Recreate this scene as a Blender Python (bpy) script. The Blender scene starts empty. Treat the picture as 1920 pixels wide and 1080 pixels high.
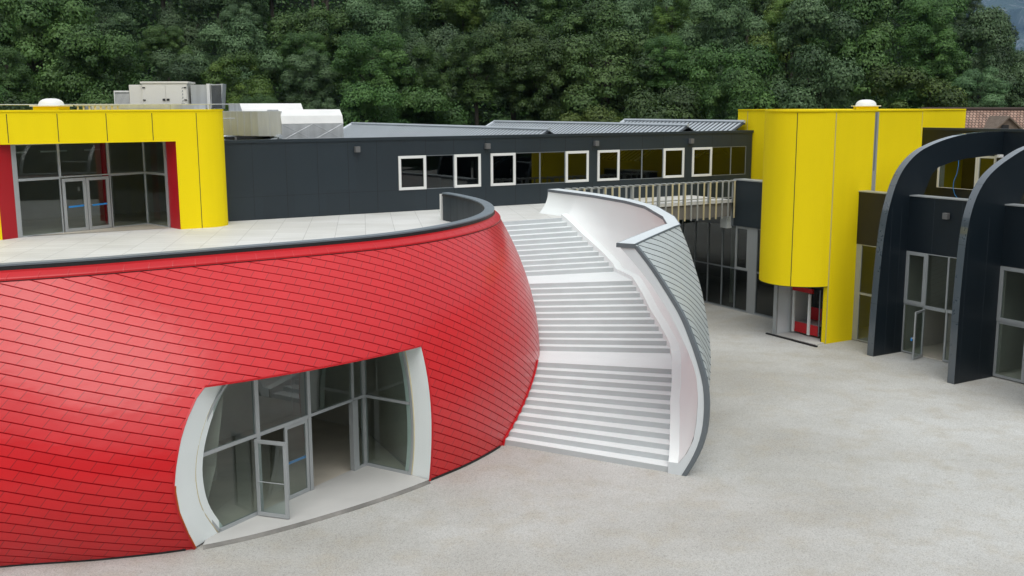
import bpy, math, random
import numpy as np
from mathutils import Vector, Matrix
random.seed(7)
rng = np.random.default_rng(7)
R_ = math.radians
scene = bpy.context.scene
col = scene.collection

# ------------------------------------------------------------------ camera
pitch, roll = R_(9.814), R_(-0.2495)
cp, sp, cr, sr = math.cos(pitch), math.sin(pitch), math.cos(roll), math.sin(roll)
Fv = Vector((0, cp, -sp)); R0 = Vector((1, 0, 0)); U0 = Vector((0, sp, cp))
Rv = cr*R0 + sr*U0; Uv = -sr*R0 + cr*U0
cam_d = bpy.data.cameras.new('camera'); cam = bpy.data.objects.new('camera', cam_d); col.objects.link(cam)
m = Matrix.Identity(4)
for i in range(3):
    m[i][0] = Rv[i]; m[i][1] = Uv[i]; m[i][2] = -Fv[i]
m[0][3], m[1][3], m[2][3] = 0, 0, 11.0
cam.matrix_world = m
cam_d.sensor_width = 36; cam_d.lens = 1961.4/1920*36
cam_d.clip_start = 0.5; cam_d.clip_end = 20000
scene.camera = cam

# ------------------------------------------------------------------ world + light (bright overcast)
SUN_EL, SUN_AZ = 58, 172          # azimuth clockwise from +Y
world = bpy.data.worlds.new('World'); scene.world = world; world.use_nodes = True
nt = world.node_tree; nt.nodes.clear()
wo = nt.nodes.new('ShaderNodeOutputWorld'); bg = nt.nodes.new('ShaderNodeBackground')
sky = nt.nodes.new('ShaderNodeTexSky'); sky.sky_type = 'NISHITA'; sky.sun_disc = False
sky.sun_elevation = R_(SUN_EL); sky.sun_rotation = R_(SUN_AZ); sky.air_density = 1.0; sky.dust_density = 3.0
hs = nt.nodes.new('ShaderNodeHueSaturation'); hs.inputs['Saturation'].default_value = 0.28
mixc = nt.nodes.new('ShaderNodeMix'); mixc.data_type = 'RGBA'; mixc.inputs[0].default_value = 0.55
tcw = nt.nodes.new('ShaderNodeTexCoord'); sxw = nt.nodes.new('ShaderNodeSeparateXYZ'); cr_w = nt.nodes.new('ShaderNodeValToRGB')
nt.links.new(tcw.outputs['Generated'], sxw.inputs[0]); nt.links.new(sxw.outputs[2], cr_w.inputs[0])
cr_w.color_ramp.elements[0].position = 0.0; cr_w.color_ramp.elements[0].color = (0.60, 0.635, 0.65, 1)     # overcast: brighter toward the zenith
cr_w.color_ramp.elements[1].position = 0.8; cr_w.color_ramp.elements[1].color = (1.0, 1.05, 1.07, 1)
mulw = nt.nodes.new('ShaderNodeVectorMath'); mulw.operation = 'SCALE'; mulw.inputs['Scale'].default_value = 13.0
nt.links.new(cr_w.outputs[0], mulw.inputs[0]); nt.links.new(mulw.outputs[0], mixc.inputs[7])
nt.links.new(sky.outputs[0], hs.inputs['Color']); nt.links.new(hs.outputs[0], mixc.inputs[6])
nt.links.new(mixc.outputs[2], bg.inputs['Color']); bg.inputs['Strength'].default_value = 0.088
nt.links.new(bg.outputs[0], wo.inputs[0])
sd = bpy.data.lights.new('sun', 'SUN'); sd.energy = 1.35; sd.angle = R_(48); sd.color = (1, 0.985, 0.94)
so = bpy.data.objects.new('sun', sd); col.objects.link(so)
el, azr = R_(SUN_EL), R_(SUN_AZ)
sdir = Vector((math.sin(azr)*math.cos(el), math.cos(azr)*math.cos(el), math.sin(el)))
so.rotation_euler = sdir.to_track_quat('Z', 'Y').to_euler()
scene.view_settings.view_transform = 'Standard'; scene.view_settings.look = 'None'
scene.view_settings.exposure = 0.30; scene.view_settings.gamma = 1
scene.cycles.max_bounces = 8; scene.cycles.transparent_max_bounces = 24
scene.cycles.glossy_bounces = 3; scene.cycles.diffuse_bounces = 3
scene.cycles.sample_clamp_indirect = 4

# ------------------------------------------------------------------ materials
def newmat(name):
    m = bpy.data.materials.new(name); m.use_nodes = True
    n = m.node_tree; n.nodes.clear()
    out = n.nodes.new('ShaderNodeOutputMaterial'); b = n.nodes.new('ShaderNodeBsdfPrincipled')
    n.links.new(b.outputs[0], out.inputs[0])
    return m, n, b, out
def N(n, t, **kw):
    x = n.nodes.new(t)
    for k, v in kw.items(): setattr(x, k, v)
    return x
def mth(n, op, a, b=None, c=None):
    x = N(n, 'ShaderNodeMath', operation=op)
    for i, v in enumerate((a, b, c)):
        if v is None: continue
        if hasattr(v, 'links'): n.links.new(v, x.inputs[i])
        else: x.inputs[i].default_value = v
    return x.outputs[0]
def ramp(n, fac, stops):
    r = N(n, 'ShaderNodeValToRGB')
    e = r.color_ramp.elements
    while len(e) < len(stops): e.new(0.5)
    for i, (p, c) in enumerate(stops):
        e[i].position = p; e[i].color = (*c, 1) if len(c) == 3 else c
    n.links.new(fac, r.inputs[0]); return r.outputs[0]
def mixrgb(n, fac, a, b, mode='MIX'):
    x = N(n, 'ShaderNodeMix', data_type='RGBA', blend_type=mode)
    for i, v in ((0, fac), (6, a), (7, b)):
        if hasattr(v, 'links'): n.links.new(v, x.inputs[i])
        elif i == 0: x.inputs[0].default_value = v
        else: x.inputs[i].default_value = (*v, 1)
    return x.outputs[2]
def noise(n, vec, scale, detail=4, rough=0.55):
    x = N(n, 'ShaderNodeTexNoise'); x.inputs['Scale'].default_value = scale
    x.inputs['Detail'].default_value = detail; x.inputs['Roughness'].default_value = rough
    n.links.new(vec, x.inputs['Vector']); return x.outputs['Fac']
def plain(name, c, rough=0.5, metal=0, var=0.08, vs=0.8, bump=0.0, bs=8, coat=0, streak=False, spec=0.5):
    m, n, b, o = newmat(name)
    tc = N(n, 'ShaderNodeTexCoord')
    vec = tc.outputs['Object']
    if streak:
        mp = N(n, 'ShaderNodeMapping'); mp.inputs['Scale'].default_value = (1, 1, 0.12)
        n.links.new(vec, mp.inputs[0]); vec = mp.outputs[0]
    f = noise(n, vec, vs, 5)
    lo = tuple(max(0, x*(1-var)) for x in c); hi = tuple(min(1, x*(1+var)) for x in c)
    n.links.new(ramp(n, f, [(0.3, lo), (0.7, hi)]), b.inputs['Base Color'])
    b.inputs['Roughness'].default_value = rough; b.inputs['Metallic'].default_value = metal
    b.inputs['Coat Weight'].default_value = coat; b.inputs['Specular IOR Level'].default_value = spec
    f2 = noise(n, tc.outputs['Object'], vs*4, 3)
    n.links.new(mth(n, 'MULTIPLY_ADD', f2, 0.2, rough-0.1), b.inputs['Roughness'])
    if bump:
        bp = N(n, 'ShaderNodeBump'); bp.inputs['Strength'].default_value = 1; bp.inputs['Distance'].default_value = bump
        n.links.new(noise(n, tc.outputs['Object'], bs, 4), bp.inputs['Height'])
        n.links.new(bp.outputs[0], b.inputs['Normal'])
    return m

def tilemat(name, base, dark, seam, theta, L, H, rough, shrink=0.03, coat=0.0, tilt=0.03, linew=0.075, spec=0.5):
    m, n, b, o = newmat(name)
    uv = N(n, 'ShaderNodeUVMap', uv_map='UVMap'); sx = N(n, 'ShaderNodeSeparateXYZ'); n.links.new(uv.outputs[0], sx.inputs[0])
    x, y = sx.outputs[0], sx.outputs[1]
    c, s = math.cos(R_(theta)), math.sin(R_(theta))
    cx_, sx_ = math.cos(R_(theta+22)), math.sin(R_(theta+22))      # the side laps lean a little more than the courses
    X = mth(n, 'SUBTRACT', mth(n, 'MULTIPLY', x, cx_), mth(n, 'MULTIPLY', y, sx_))
    Y = mth(n, 'ADD', mth(n, 'MULTIPLY', x, s), mth(n, 'MULTIPLY', y, c))
    Yh = mth(n, 'DIVIDE', Y, H); row = mth(n, 'FLOOR', Yh); fy = mth(n, 'FRACT', Yh)
    off = mth(n, 'MULTIPLY', mth(n, 'FLOORED_MODULO', row, 2.0), 0.5)
    Xl = mth(n, 'ADD', mth(n, 'DIVIDE', X, L), off); cl = mth(n, 'FLOOR', Xl); fx = mth(n, 'FRACT', Xl)
    cv = N(n, 'ShaderNodeCombineXYZ'); n.links.new(cl, cv.inputs[0]); n.links.new(row, cv.inputs[1])
    wn = N(n, 'ShaderNodeTexWhiteNoise', noise_dimensions='2D'); n.links.new(cv.outputs[0], wn.inputs['Vector'])
    rnd = wn.outputs['Value']
    tone = mixrgb(n, rnd, tuple(v*(1-shrink) for v in base), tuple(min(1, v*(1+shrink)) for v in base))
    line = mth(n, 'LESS_THAN', fy, linew)
    sm = mth(n, 'LESS_THAN', fx, 0.042*0.45/L)
    col1 = mixrgb(n, mth(n, 'MULTIPLY', sm, seam), tone, dark)
    col2 = mixrgb(n, mth(n, 'MULTIPLY', line, 0.92), col1, dark)
    tc = N(n, 'ShaderNodeTexCoord')
    grime = noise(n, tc.outputs['Object'], 0.6, 5)
    col3 = mixrgb(n, mth(n, 'MULTIPLY', grime, 0.18), col2, tuple(v*0.75 for v in base))
    n.links.new(col3, b.inputs['Base Color'])
    n.links.new(mth(n, 'MULTIPLY_ADD', rnd, 0.06, rough), b.inputs['Roughness'])
    gap = mth(n, 'SUBTRACT', 1.0, line)          # no sheen inside the lap gaps
    n.links.new(mth(n, 'MULTIPLY', gap, coat), b.inputs['Coat Weight']); b.inputs['Coat Roughness'].default_value = 0.18
    n.links.new(mth(n, 'MULTIPLY', gap, spec), b.inputs['Specular IOR Level'])
    # each sheet is a little pillowed and its lower edge stands proud of the one below
    vec2 = N(n, 'ShaderNodeCombineXYZ'); n.links.new(mth(n, 'MULTIPLY_ADD', cl, 3.7, X), vec2.inputs[0]); n.links.new(mth(n, 'MULTIPLY_ADD', row, 2.3, Y), vec2.inputs[1])
    pil = noise(n, vec2.outputs[0], 3.2, 1)
    ht = mth(n, 'ADD', mth(n, 'MULTIPLY', fy, -0.006), mth(n, 'MULTIPLY', pil, tilt))
    ht = mth(n, 'ADD', ht, mth(n, 'MULTIPLY', mth(n, 'MULTIPLY', mth(n, 'SUBTRACT', rnd, 0.5), fx), tilt*0.7))
    bp = N(n, 'ShaderNodeBump'); bp.inputs['Distance'].default_value = 1.0; bp.inputs['Strength'].default_value = 0.8
    n.links.new(ht, bp.inputs['Height']); n.links.new(bp.outputs[0], b.inputs['Normal'])
    n.links.new(bp.outputs[0], b.inputs['Coat Normal'])
    return m

def glassmat(name, tint, refl=1.0, rough=0.0):
    m, n, b, o = newmat(name); n.nodes.remove(b)
    tr = N(n, 'ShaderNodeBsdfTransparent'); tr.inputs[0].default_value = (*tint, 1)
    gl = N(n, 'ShaderNodeBsdfGlossy'); gl.inputs['Roughness'].default_value = rough; gl.inputs[0].default_value = (0.95, 1, 0.98, 1)
    lw = N(n, 'ShaderNodeLayerWeight'); lw.inputs[0].default_value = 0.5      # facing term is the same from both sides of a pane
    fz = mth(n, 'MULTIPLY_ADD', mth(n, 'POWER', lw.outputs['Facing'], 4.2), 0.9, 0.055)
    mx = N(n, 'ShaderNodeMixShader')
    n.links.new(mth(n, 'MULTIPLY', fz, 1.6*refl), mx.inputs[0])
    n.links.new(tr.outputs[0], mx.inputs[1]); n.links.new(gl.outputs[0], mx.inputs[2]); n.links.new(mx.outputs[0], o.inputs[0])
    return m

M = {}
M['red_tile'] = tilemat('red_shingle', (0.60, 0.003, 0.008), (0.19, 0.002, 0.005), 0.75, 15, 0.43, 0.264, 0.40, coat=0.5, tilt=0.009, shrink=0.04, spec=0.45, linew=0.10)
M['grey_tile'] = tilemat('grey_shingle', (0.46, 0.50, 0.505), (0.02, 0.025, 0.03), 0.22, 27, 0.50, 0.232, 0.45, tilt=0.006, linew=0.14)
M['red'] = plain('red_sheet', (0.52, 0.004, 0.010), 0.4, var=0.05)
M['dark_red'] = plain('dark_red_gap', (0.06, 0.002, 0.003), 0.7)
M['red_light'] = plain('pale_red_seam', (0.56, 0.035, 0.04), 0.4)  # seams a lighter red than the flashing sheet
M['red_panel'] = plain('red_panel', (0.42, 0.004, 0.012), 0.45, var=0.05)
M['orange'] = plain('primer_orange', (0.55, 0.13, 0.02), 0.7)
M['yellow'] = plain('yellow_render', (0.88, 0.675, 0.006), 0.75, var=0.045, vs=0.7, streak=True, bump=0.002, bs=60, spec=0.12)
M['yellow_groove'] = plain('pale_groove', (0.55, 0.47, 0.16), 0.8)
M['joint'] = plain('black_joint', (0.012, 0.012, 0.012), 0.8)
M['white'] = plain('white_plaster', (0.82, 0.86, 0.853), 0.7, var=0.02, vs=0.5, bump=0.003, bs=3, spec=0.3)
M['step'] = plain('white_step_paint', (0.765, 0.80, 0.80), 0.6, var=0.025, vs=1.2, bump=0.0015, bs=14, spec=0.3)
M['riser'] = plain('shaded_riser_paint', (0.50, 0.53, 0.54), 0.6, var=0.04, vs=1.2, spec=0.3)  # step paint greyed to carry the shade on upright faces
M['cap_white'] = plain('light_cap_metal', (0.66, 0.70, 0.72), 0.45, var=0.02)
M['cap_grey'] = plain('grey_cap_metal', (0.15, 0.18, 0.205), 0.4, var=0.05)
M['trim_grey'] = plain('dark_grey_trim', (0.13, 0.15, 0.165), 0.5)
M['alu'] = plain('grey_aluminium', (0.40, 0.42, 0.43), 0.4, metal=0.3, var=0.04)
M['alu_dark'] = plain('mid_grey_aluminium', (0.20, 0.22, 0.235), 0.4, metal=0.2)
M['frame_white'] = plain('pale_window_frame', (0.74, 0.74, 0.72), 0.5, var=0.02)
M['black'] = plain('black_metal', (0.012, 0.012, 0.013), 0.5)
M['terrace'] = None
M['concrete'] = plain('raw_concrete', (0.20, 0.19, 0.175), 0.9, var=0.30, vs=1.5, bump=0.004, bs=10, streak=True)
M['slab'] = plain('smooth_concrete', (0.52, 0.51, 0.49), 0.7, var=0.07, vs=0.7)
M['room'] = plain('interior_plaster', (0.50, 0.47, 0.42), 0.9)
M['room_floor'] = plain('interior_screed', (0.58, 0.53, 0.45), 0.4, var=0.2, vs=0.5)
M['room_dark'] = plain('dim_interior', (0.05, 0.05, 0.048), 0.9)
M['glass'] = glassmat('clear_glass', (0.62, 0.70, 0.67), 0.9)
M['glass_dark'] = glassmat('dark_glass', (0.30, 0.36, 0.35), 0.75)
M['galv'] = plain('galvanised_sheet', (0.55, 0.57, 0.59), 0.42, metal=0.5, var=0.14, vs=2.5, streak=True)
M['duct_white'] = plain('white_sheet', (0.78, 0.78, 0.77), 0.5)
M['cream'] = plain('cream_cabinet', (0.72, 0.70, 0.64), 0.5, var=0.03)
M['blue'] = plain('blue_plastic', (0.02, 0.25, 0.65), 0.4)
M['wood_pale'] = plain('pale_wood', (0.58, 0.50, 0.30), 0.6, var=0.12)
M['rail_grey'] = plain('rail_grey', (0.42, 0.43, 0.42), 0.5, metal=0.2)
M['lamp'] = plain('lamp_grey', (0.13, 0.13, 0.13), 0.5)
M['old_wood'] = plain('weathered_wood', (0.15, 0.115, 0.09), 0.9, var=0.3, vs=6)

def panelmat(name, c, rough, groove):
    """dark cladding panels with very faint tone change from sheet to sheet"""
    m, n, b, o = newmat(name)
    tc = N(n, 'ShaderNodeTexCoord'); sx = N(n, 'ShaderNodeSeparateXYZ'); n.links.new(tc.outputs['Object'], sx.inputs[0])
    h = mth(n, 'ADD', mth(n, 'MULTIPLY', sx.outputs[0], 0.869), mth(n, 'MULTIPLY', sx.outputs[1], 0.495))
    cv = N(n, 'ShaderNodeCombineXYZ'); n.links.new(mth(n, 'FLOOR', mth(n, 'DIVIDE', h, 1.52)), cv.inputs[0])
    n.links.new(mth(n, 'FLOOR', mth(n, 'DIVIDE', sx.outputs[2], 2.4)), cv.inputs[1])
    wn = N(n, 'ShaderNodeTexWhiteNoise', noise_dimensions='2D'); n.links.new(cv.outputs[0], wn.inputs['Vector'])
    t = mixrgb(n, wn.outputs['Value'], tuple(v*0.93 for v in c), tuple(v*1.07 for v in c))
    n.links.new(t, b.inputs['Base Color']); b.inputs['Roughness'].default_value = rough
    f2 = noise(n, tc.outputs['Object'], 1.3, 4)
    n.links.new(mth(n, 'MULTIPLY_ADD', f2, 0.16, rough-0.08), b.inputs['Roughness'])
    return m
M['dark'] = panelmat('anthracite_panel', (0.016, 0.0255, 0.033), 0.5, 0)
M['navy'] = panelmat('navy_black_panel', (0.0045, 0.0095, 0.0145), 0.42, 0)
M['navy_reflect'] = panelmat('navy_reflection_panel', (0.012, 0.011, 0.010), 0.5, 0)  # same fascia cladding, with a brownish reflection put into its colour
M['dark_joint'] = plain('panel_joint', (0.008, 0.010, 0.012), 0.7)
M['navy_joint'] = plain('pale_panel_joint', (0.035, 0.045, 0.055), 0.5)

def terracemat():
    m, n, b, o = newmat('terrace_tiles')
    tc = N(n, 'ShaderNodeTexCoord'); mp = N(n, 'ShaderNodeMapping'); mp.inputs['Rotation'].default_value = (0, 0, R_(-8))
    n.links.new(tc.outputs['Object'], mp.inputs[0])
    br = N(n, 'ShaderNodeTexBrick'); br.offset = 0; br.inputs['Scale'].default_value = 1
    br.inputs['Brick Width'].default_value = 1.2; br.inputs['Row Height'].default_value = 0.6; br.inputs['Mortar Size'].default_value = 0.010
    br.inputs['Mortar Smooth'].default_value = 0.3
    br.inputs['Color1'].default_value = (0.66, 0.65, 0.625, 1); br.inputs['Color2'].default_value = (0.72, 0.715, 0.695, 1); br.inputs['Mortar'].default_value = (0.40, 0.39, 0.37, 1)
    n.links.new(mp.outputs[0], br.inputs['Vector'])
    f = noise(n, tc.outputs['Object'], 0.35, 5)
    f3 = ramp(n, f, [(0.35, (0.88, 0.88, 0.86)), (0.65, (1, 1, 1))])
    n.links.new(mixrgb(n, 1.0, br.outputs[0], f3, 'MULTIPLY'), b.inputs['Base Color'])
    b.inputs['Roughness'].default_value = 0.55
    return m
M['terrace'] = terracemat()

def gravelmat():
    m, n, b, o = newmat('pale_gravel')
    tc = N(n, 'ShaderNodeTexCoord'); v = tc.outputs['Object']
    big = noise(n, v, 0.09, 5, 0.6); mid = noise(n, v, 0.8, 6, 0.65); fine = noise(n, v, 14, 6, 0.8)
    vor = N(n, 'ShaderNodeTexVoronoi'); vor.inputs['Scale'].default_value = 42; n.links.new(v, vor.inputs['Vector'])
    grit = N(n, 'ShaderNodeTexVoronoi'); grit.inputs['Scale'].default_value = 20; n.links.new(v, grit.inputs['Vector'])
    base = ramp(n, big, [(0.36, (0.40, 0.385, 0.355)), (0.64, (0.56, 0.557, 0.54))])
    c1 = mixrgb(n, mth(n, 'MULTIPLY', ramp(n, mid, [(0.48, (0, 0, 0)), (0.66, (1, 1, 1))]), 0.42), base, (0.42, 0.375, 0.30))
    stone = ramp(n, vor.outputs['Color'], [(0.1, (0.62, 0.61, 0.59)), (0.45, (1, 1, 1)), (0.95, (1.22, 1.22, 1.22))])
    wv = N(n, 'ShaderNodeTexWave', wave_type='RINGS', rings_direction='Z'); wv.inputs['Scale'].default_value = 0.16; wv.inputs['Distortion'].default_value = 3.5; wv.inputs['Detail'].default_value = 4
    mpw = N(n, 'ShaderNodeMapping'); mpw.inputs['Location'].default_value = (-6, -20, 0); n.links.new(v, mpw.inputs[0]); n.links.new(mpw.outputs[0], wv.inputs['Vector'])
    c1 = mixrgb(n, mth(n, 'MULTIPLY', ramp(n, wv.outputs['Fac'], [(0.78, (0, 0, 0)), (0.95, (1, 1, 1))]), mth(n, 'MULTIPLY', mid, 0.16)), c1, (0.36, 0.33, 0.28))
    c2 = mixrgb(n, 0.6, c1, stone, 'MULTIPLY')
    g2 = ramp(n, grit.outputs['Color'], [(0.05, (0.70, 0.69, 0.68)), (0.2, (1, 1, 1)), (0.9, (1.0, 1.0, 1.0)), (0.98, (1.15, 1.15, 1.15))])
    c2b = mixrgb(n, 0.5, c2, g2, 'MULTIPLY')
    c3 = mixrgb(n, 0.6, c2b, ramp(n, fine, [(0.3, (0.86, 0.86, 0.85)), (0.7, (1.10, 1.10, 1.10))]), 'MULTIPLY')
    n.links.new(c3, b.inputs['Base Color']); b.inputs['Roughness'].default_value = 0.95; b.inputs['Specular IOR Level'].default_value = 0.2
    bp = N(n, 'ShaderNodeBump'); bp.inputs['Distance'].default_value = 0.018; bp.inputs['Strength'].default_value = 0.6
    n.links.new(mth(n, 'ADD', vor.outputs['Distance'], mth(n, 'MULTIPLY', fine, 0.8)), bp.inputs['Height']); n.links.new(bp.outputs[0], b.inputs['Normal'])
    return m
M['gravel'] = gravelmat()

def leafmat(name, stops):
    m, n, b, o = newmat(name)
    oi = N(n, 'ShaderNodeObjectInfo'); tc = N(n, 'ShaderNodeTexCoord')
    at = N(n, 'ShaderNodeAttribute'); at.attribute_name = 'clump'
    f = noise(n, tc.outputs['Object'], 1.4, 3)
    k = mth(n, 'ADD', mth(n, 'MULTIPLY', at.outputs['Fac'], 0.55), mth(n, 'MULTIPLY', f, 0.45))
    c = ramp(n, k, stops)
    h = N(n, 'ShaderNodeHueSaturation'); n.links.new(c, h.inputs['Color'])
    n.links.new(mth(n, 'MULTIPLY_ADD', oi.outputs['Random'], 0.024, 0.492), h.inputs['Hue'])
    n.links.new(mth(n, 'MULTIPLY_ADD', oi.outputs['Random'], 0.85, 0.8), h.inputs['Value'])
    n.links.new(h.outputs[0], b.inputs['Base Color']); b.inputs['Roughness'].default_value = 0.55
    b.inputs['Specular IOR Level'].default_value = 0.35
    tl = N(n, 'ShaderNodeBsdfTranslucent'); n.links.new(h.outputs[0], tl.inputs[0])
    mx = N(n, 'ShaderNodeMixShader'); mx.inputs[0].default_value = 0.15
    n.links.new(b.outputs[0], mx.inputs[1]); n.links.new(tl.outputs[0], mx.inputs[2]); n.links.new(mx.outputs[0], o.inputs[0])
    return m
M['leaf_dark'] = leafmat('dark_green_leaves', [(0.2, (0.016, 0.040, 0.009)), (0.5, (0.044, 0.092, 0.020)), (0.85, (0.095, 0.165, 0.042))])
M['leaf_grey'] = leafmat('grey_green_leaves', [(0.2, (0.022, 0.050, 0.018)), (0.5, (0.060, 0.112, 0.043)), (0.85, (0.125, 0.200, 0.090))])
M['leaf_yellow'] = leafmat('yellow_green_leaves', [(0.2, (0.020, 0.044, 0.007)), (0.5, (0.054, 0.098, 0.015)), (0.85, (0.115, 0.170, 0.030))])
M['bark'] = plain('bark', (0.06, 0.05, 0.04), 0.95, var=0.3, vs=5)
def hillmat():
    m, n, b, o = newmat('forest_floor')
    tc = N(n, 'ShaderNodeTexCoord'); v = tc.outputs['Object']
    f = noise(n, v, 0.25, 8, 0.7); g = noise(n, v, 2.2, 6, 0.7)
    c = ramp(n, mth(n, 'ADD', mth(n, 'MULTIPLY', f, 0.6), mth(n, 'MULTIPLY', g, 0.4)), [(0.35, (0.006, 0.014, 0.006)), (0.55, (0.02, 0.042, 0.014)), (0.7, (0.045, 0.075, 0.026))])
    n.links.new(c, b.inputs['Base Color']); b.inputs['Roughness'].default_value = 0.95; b.inputs['Specular IOR Level'].default_value = 0.1
    bp = N(n, 'ShaderNodeBump'); bp.inputs['Distance'].default_value = 1.5; n.links.new(g, bp.inputs['Height']); n.links.new(bp.outputs[0], b.inputs['Normal'])
    return m
M['hill'] = hillmat()
def rockmat():
    m, n, b, o = newmat('mountain_rock')
    tc = N(n, 'ShaderNodeTexCoord'); v = tc.outputs['Object']
    mp = N(n, 'ShaderNodeMapping'); mp.inputs['Scale'].default_value = (1, 1, 0.35); n.links.new(v, mp.inputs[0])
    f = noise(n, mp.outputs[0], 0.006, 10, 0.72); g = noise(n, mp.outputs[0], 0.03, 9, 0.8)
    c = ramp(n, mth(n, 'ADD', mth(n, 'MULTIPLY', f, 0.6), mth(n, 'MULTIPLY', g, 0.4)), [(0.42, (0.010, 0.035, 0.016)), (0.51, (0.03, 0.06, 0.035)), (0.54, (0.13, 0.14, 0.15)), (0.66, (0.42, 0.43, 0.44))])
    n.links.new(c, b.inputs['Base Color']); b.inputs['Roughness'].default_value = 0.95
    bp = N(n, 'ShaderNodeBump'); bp.inputs['Distance'].default_value = 30; n.links.new(g, bp.inputs['Height']); n.links.new(bp.outputs[0], b.inputs['Normal'])
    return m
M['rock'] = rockmat()
def roofmat():
    m, n, b, o = newmat('old_clay_tiles')
    tc = N(n, 'ShaderNodeTexCoord'); v = tc.outputs['UV']
    br = N(n, 'ShaderNodeTexBrick'); br.inputs['Scale'].default_value = 1; br.inputs['Brick Width'].default_value = 0.22; br.inputs['Row Height'].default_value = 0.30
    br.inputs['Mortar Size'].default_value = 0.03; br.inputs['Color1'].default_value = (0.27, 0.165, 0.125, 1); br.inputs['Color2'].default_value = (0.42, 0.285, 0.225, 1); br.inputs['Mortar'].default_value = (0.06, 0.04, 0.035, 1)
    n.links.new(v, br.inputs['Vector'])
    f = noise(n, tc.outputs['Object'], 1.1, 5)
    n.links.new(mixrgb(n, 0.8, br.outputs[0], ramp(n, f, [(0.3, (0.6, 0.6, 0.6)), (0.7, (1.2, 1.15, 1.1))]), 'MULTIPLY'), b.inputs['Base Color'])
    b.inputs['Roughness'].default_value = 0.9
    return m
M['clay'] = roofmat()
M['roof_metal'] = plain('grey_roof_metal', (0.46, 0.50, 0.54), 0.42, metal=0.2, var=0.06, vs=0.4)
M['roof_dark'] = plain('dark_roof_pan', (0.045, 0.055, 0.065), 0.45, metal=0.3)

# ------------------------------------------------------------------ mesh helpers
class MB:
    def __init__(s): s.v = []; s.f = []; s.uv = None
    def add(s, vs, fs):
        k = len(s.v); s.v += [tuple(p) for p in vs]; s.f += [tuple(i+k for i in f) for f in fs]; return s
    def hexa(s, p):            # p: 4 bottom + 4 top points
        return s.add(p, [(3, 2, 1, 0), (4, 5, 6, 7), (0, 1, 5, 4), (1, 2, 6, 5), (2, 3, 7, 6), (3, 0, 4, 7)])
    def box(s, F, u0, u1, v0, v1, z0, z1):
        p = [F(u, v, z) for z in (z0, z1) for u, v in ((u0, v0), (u1, v0), (u1, v1), (u0, v1))]
        return s.hexa(p)
    def prism(s, pts, z0, z1):      # plan polygon
        n = len(pts)
        vs = [(x, y, z0) for x, y in pts]+[(x, y, z1) for x, y in pts]
        fs = [tuple(range(n-1, -1, -1)), tuple(range(n, 2*n))]+[(i, (i+1) % n, n+(i+1) % n, n+i) for i in range(n)]
        return s.add(vs, fs)
    def slab(s, outline, dvec):     # planar outline extruded along a vector
        n = len(outline); d = Vector(dvec)
        vs = [Vector(p) for p in outline]+[Vector(p)+d for p in outline]
        fs = [tuple(range(n-1, -1, -1)), tuple(range(n, 2*n))]+[(i, (i+1) % n, n+(i+1) % n, n+i) for i in range(n)]
        return s.add(vs, fs)
    def grid(s, rows):              # rows of points -> quads
        k = len(s.v); n = len(rows[0])
        for r in rows: s.v += [tuple(p) for p in r]
        for j in range(len(rows)-1):
            for i in range(n-1):
                a = k+j*n+i; s.f.append((a, a+1, a+n+1, a+n))
        return s
    def tube(s, pts, r, n=6, closed=False):
        pts = [Vector(p) for p in pts]; k = len(s.v); L = len(pts)
        for i, p in enumerate(pts):
            t = (pts[min(i+1, L-1)]-pts[max(i-1, 0)]).normalized()
            up = Vector((0, 0, 1)) if abs(t.z) < 0.9 else Vector((1, 0, 0))
            a = t.cross(up).normalized(); b = a.cross(t)
            for j in range(n):
                th = 2*math.pi*j/n
                s.v.append(tuple(p+r*(math.cos(th)*a+math.sin(th)*b)))
        for i in range(L-1):
            for j in range(n):
                s.f.append((k+i*n+j, k+i*n+(j+1) % n, k+(i+1)*n+(j+1) % n, k+(i+1)*n+j))
        s.f.append(tuple(k+j for j in range(n-1, -1, -1))); s.f.append(tuple(k+(L-1)*n+j for j in range(n)))
        return s
    def build(s, name, mat, parent=None, smooth=False, bevel=0, solid=0, label=None):
        me = bpy.data.meshes.new(name); me.from_pydata(s.v, [], s.f); me.update()
        if s.uv:
            ul = me.uv_layers.new(name='UVMap')
            for lp in me.loops: ul.data[lp.index].uv = s.uv[lp.vertex_index]
        if smooth:
            me.polygons.foreach_set('use_smooth', [True]*len(me.polygons))
        if isinstance(mat, str): mat = M[mat]
        me.materials.append(mat)
        o = bpy.data.objects.new(name, me); col.objects.link(o)
        if parent is not None:
            o.parent = parent; o.matrix_parent_inverse = parent.matrix_world.inverted() if False else Matrix.Translation(parent.location).inverted() if parent.rotation_euler.z == 0 else Matrix.Identity(4)
        if bevel:
            bm = o.modifiers.new('b', 'BEVEL'); bm.width = bevel; bm.segments = 2; bm.limit_method = 'ANGLE'
        if solid:
            sm = o.modifiers.new('s', 'SOLIDIFY'); sm.thickness = solid; sm.offset = -1
        if label: o['label'] = label
        return o
def thing(name, label, cat, loc=(0, 0, 0), group=None):
    o = bpy.data.objects.new(name, None); col.objects.link(o); o.location = loc; o.empty_display_size = 0.3
    o['label'] = label; o['category'] = cat
    if group: o['group'] = group
    return o
def tag(o, label, cat, group=None):
    o['label'] = label; o['category'] = cat
    if group: o['group'] = group
    return o
def structure(o): o['kind'] = 'structure'; return o
def frame(O, azd):
    a = (math.sin(R_(azd)), math.cos(R_(azd))); b = (math.sin(R_(azd+90)), math.cos(R_(azd+90)))
    return lambda u, v, z=0: (O[0]+a[0]*u+b[0]*v, O[1]+a[1]*u+b[1]*v, z)
G = frame((17.6, 46.17), 60.32)                 # u = a, v = e
Af = lambda u, v, z=0: G(u-25.94, v-15.48, z)   # dark wing: u along the facade, v>0 toward the camera
PY = frame((-13.98, 43.66), 60.32)
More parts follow.
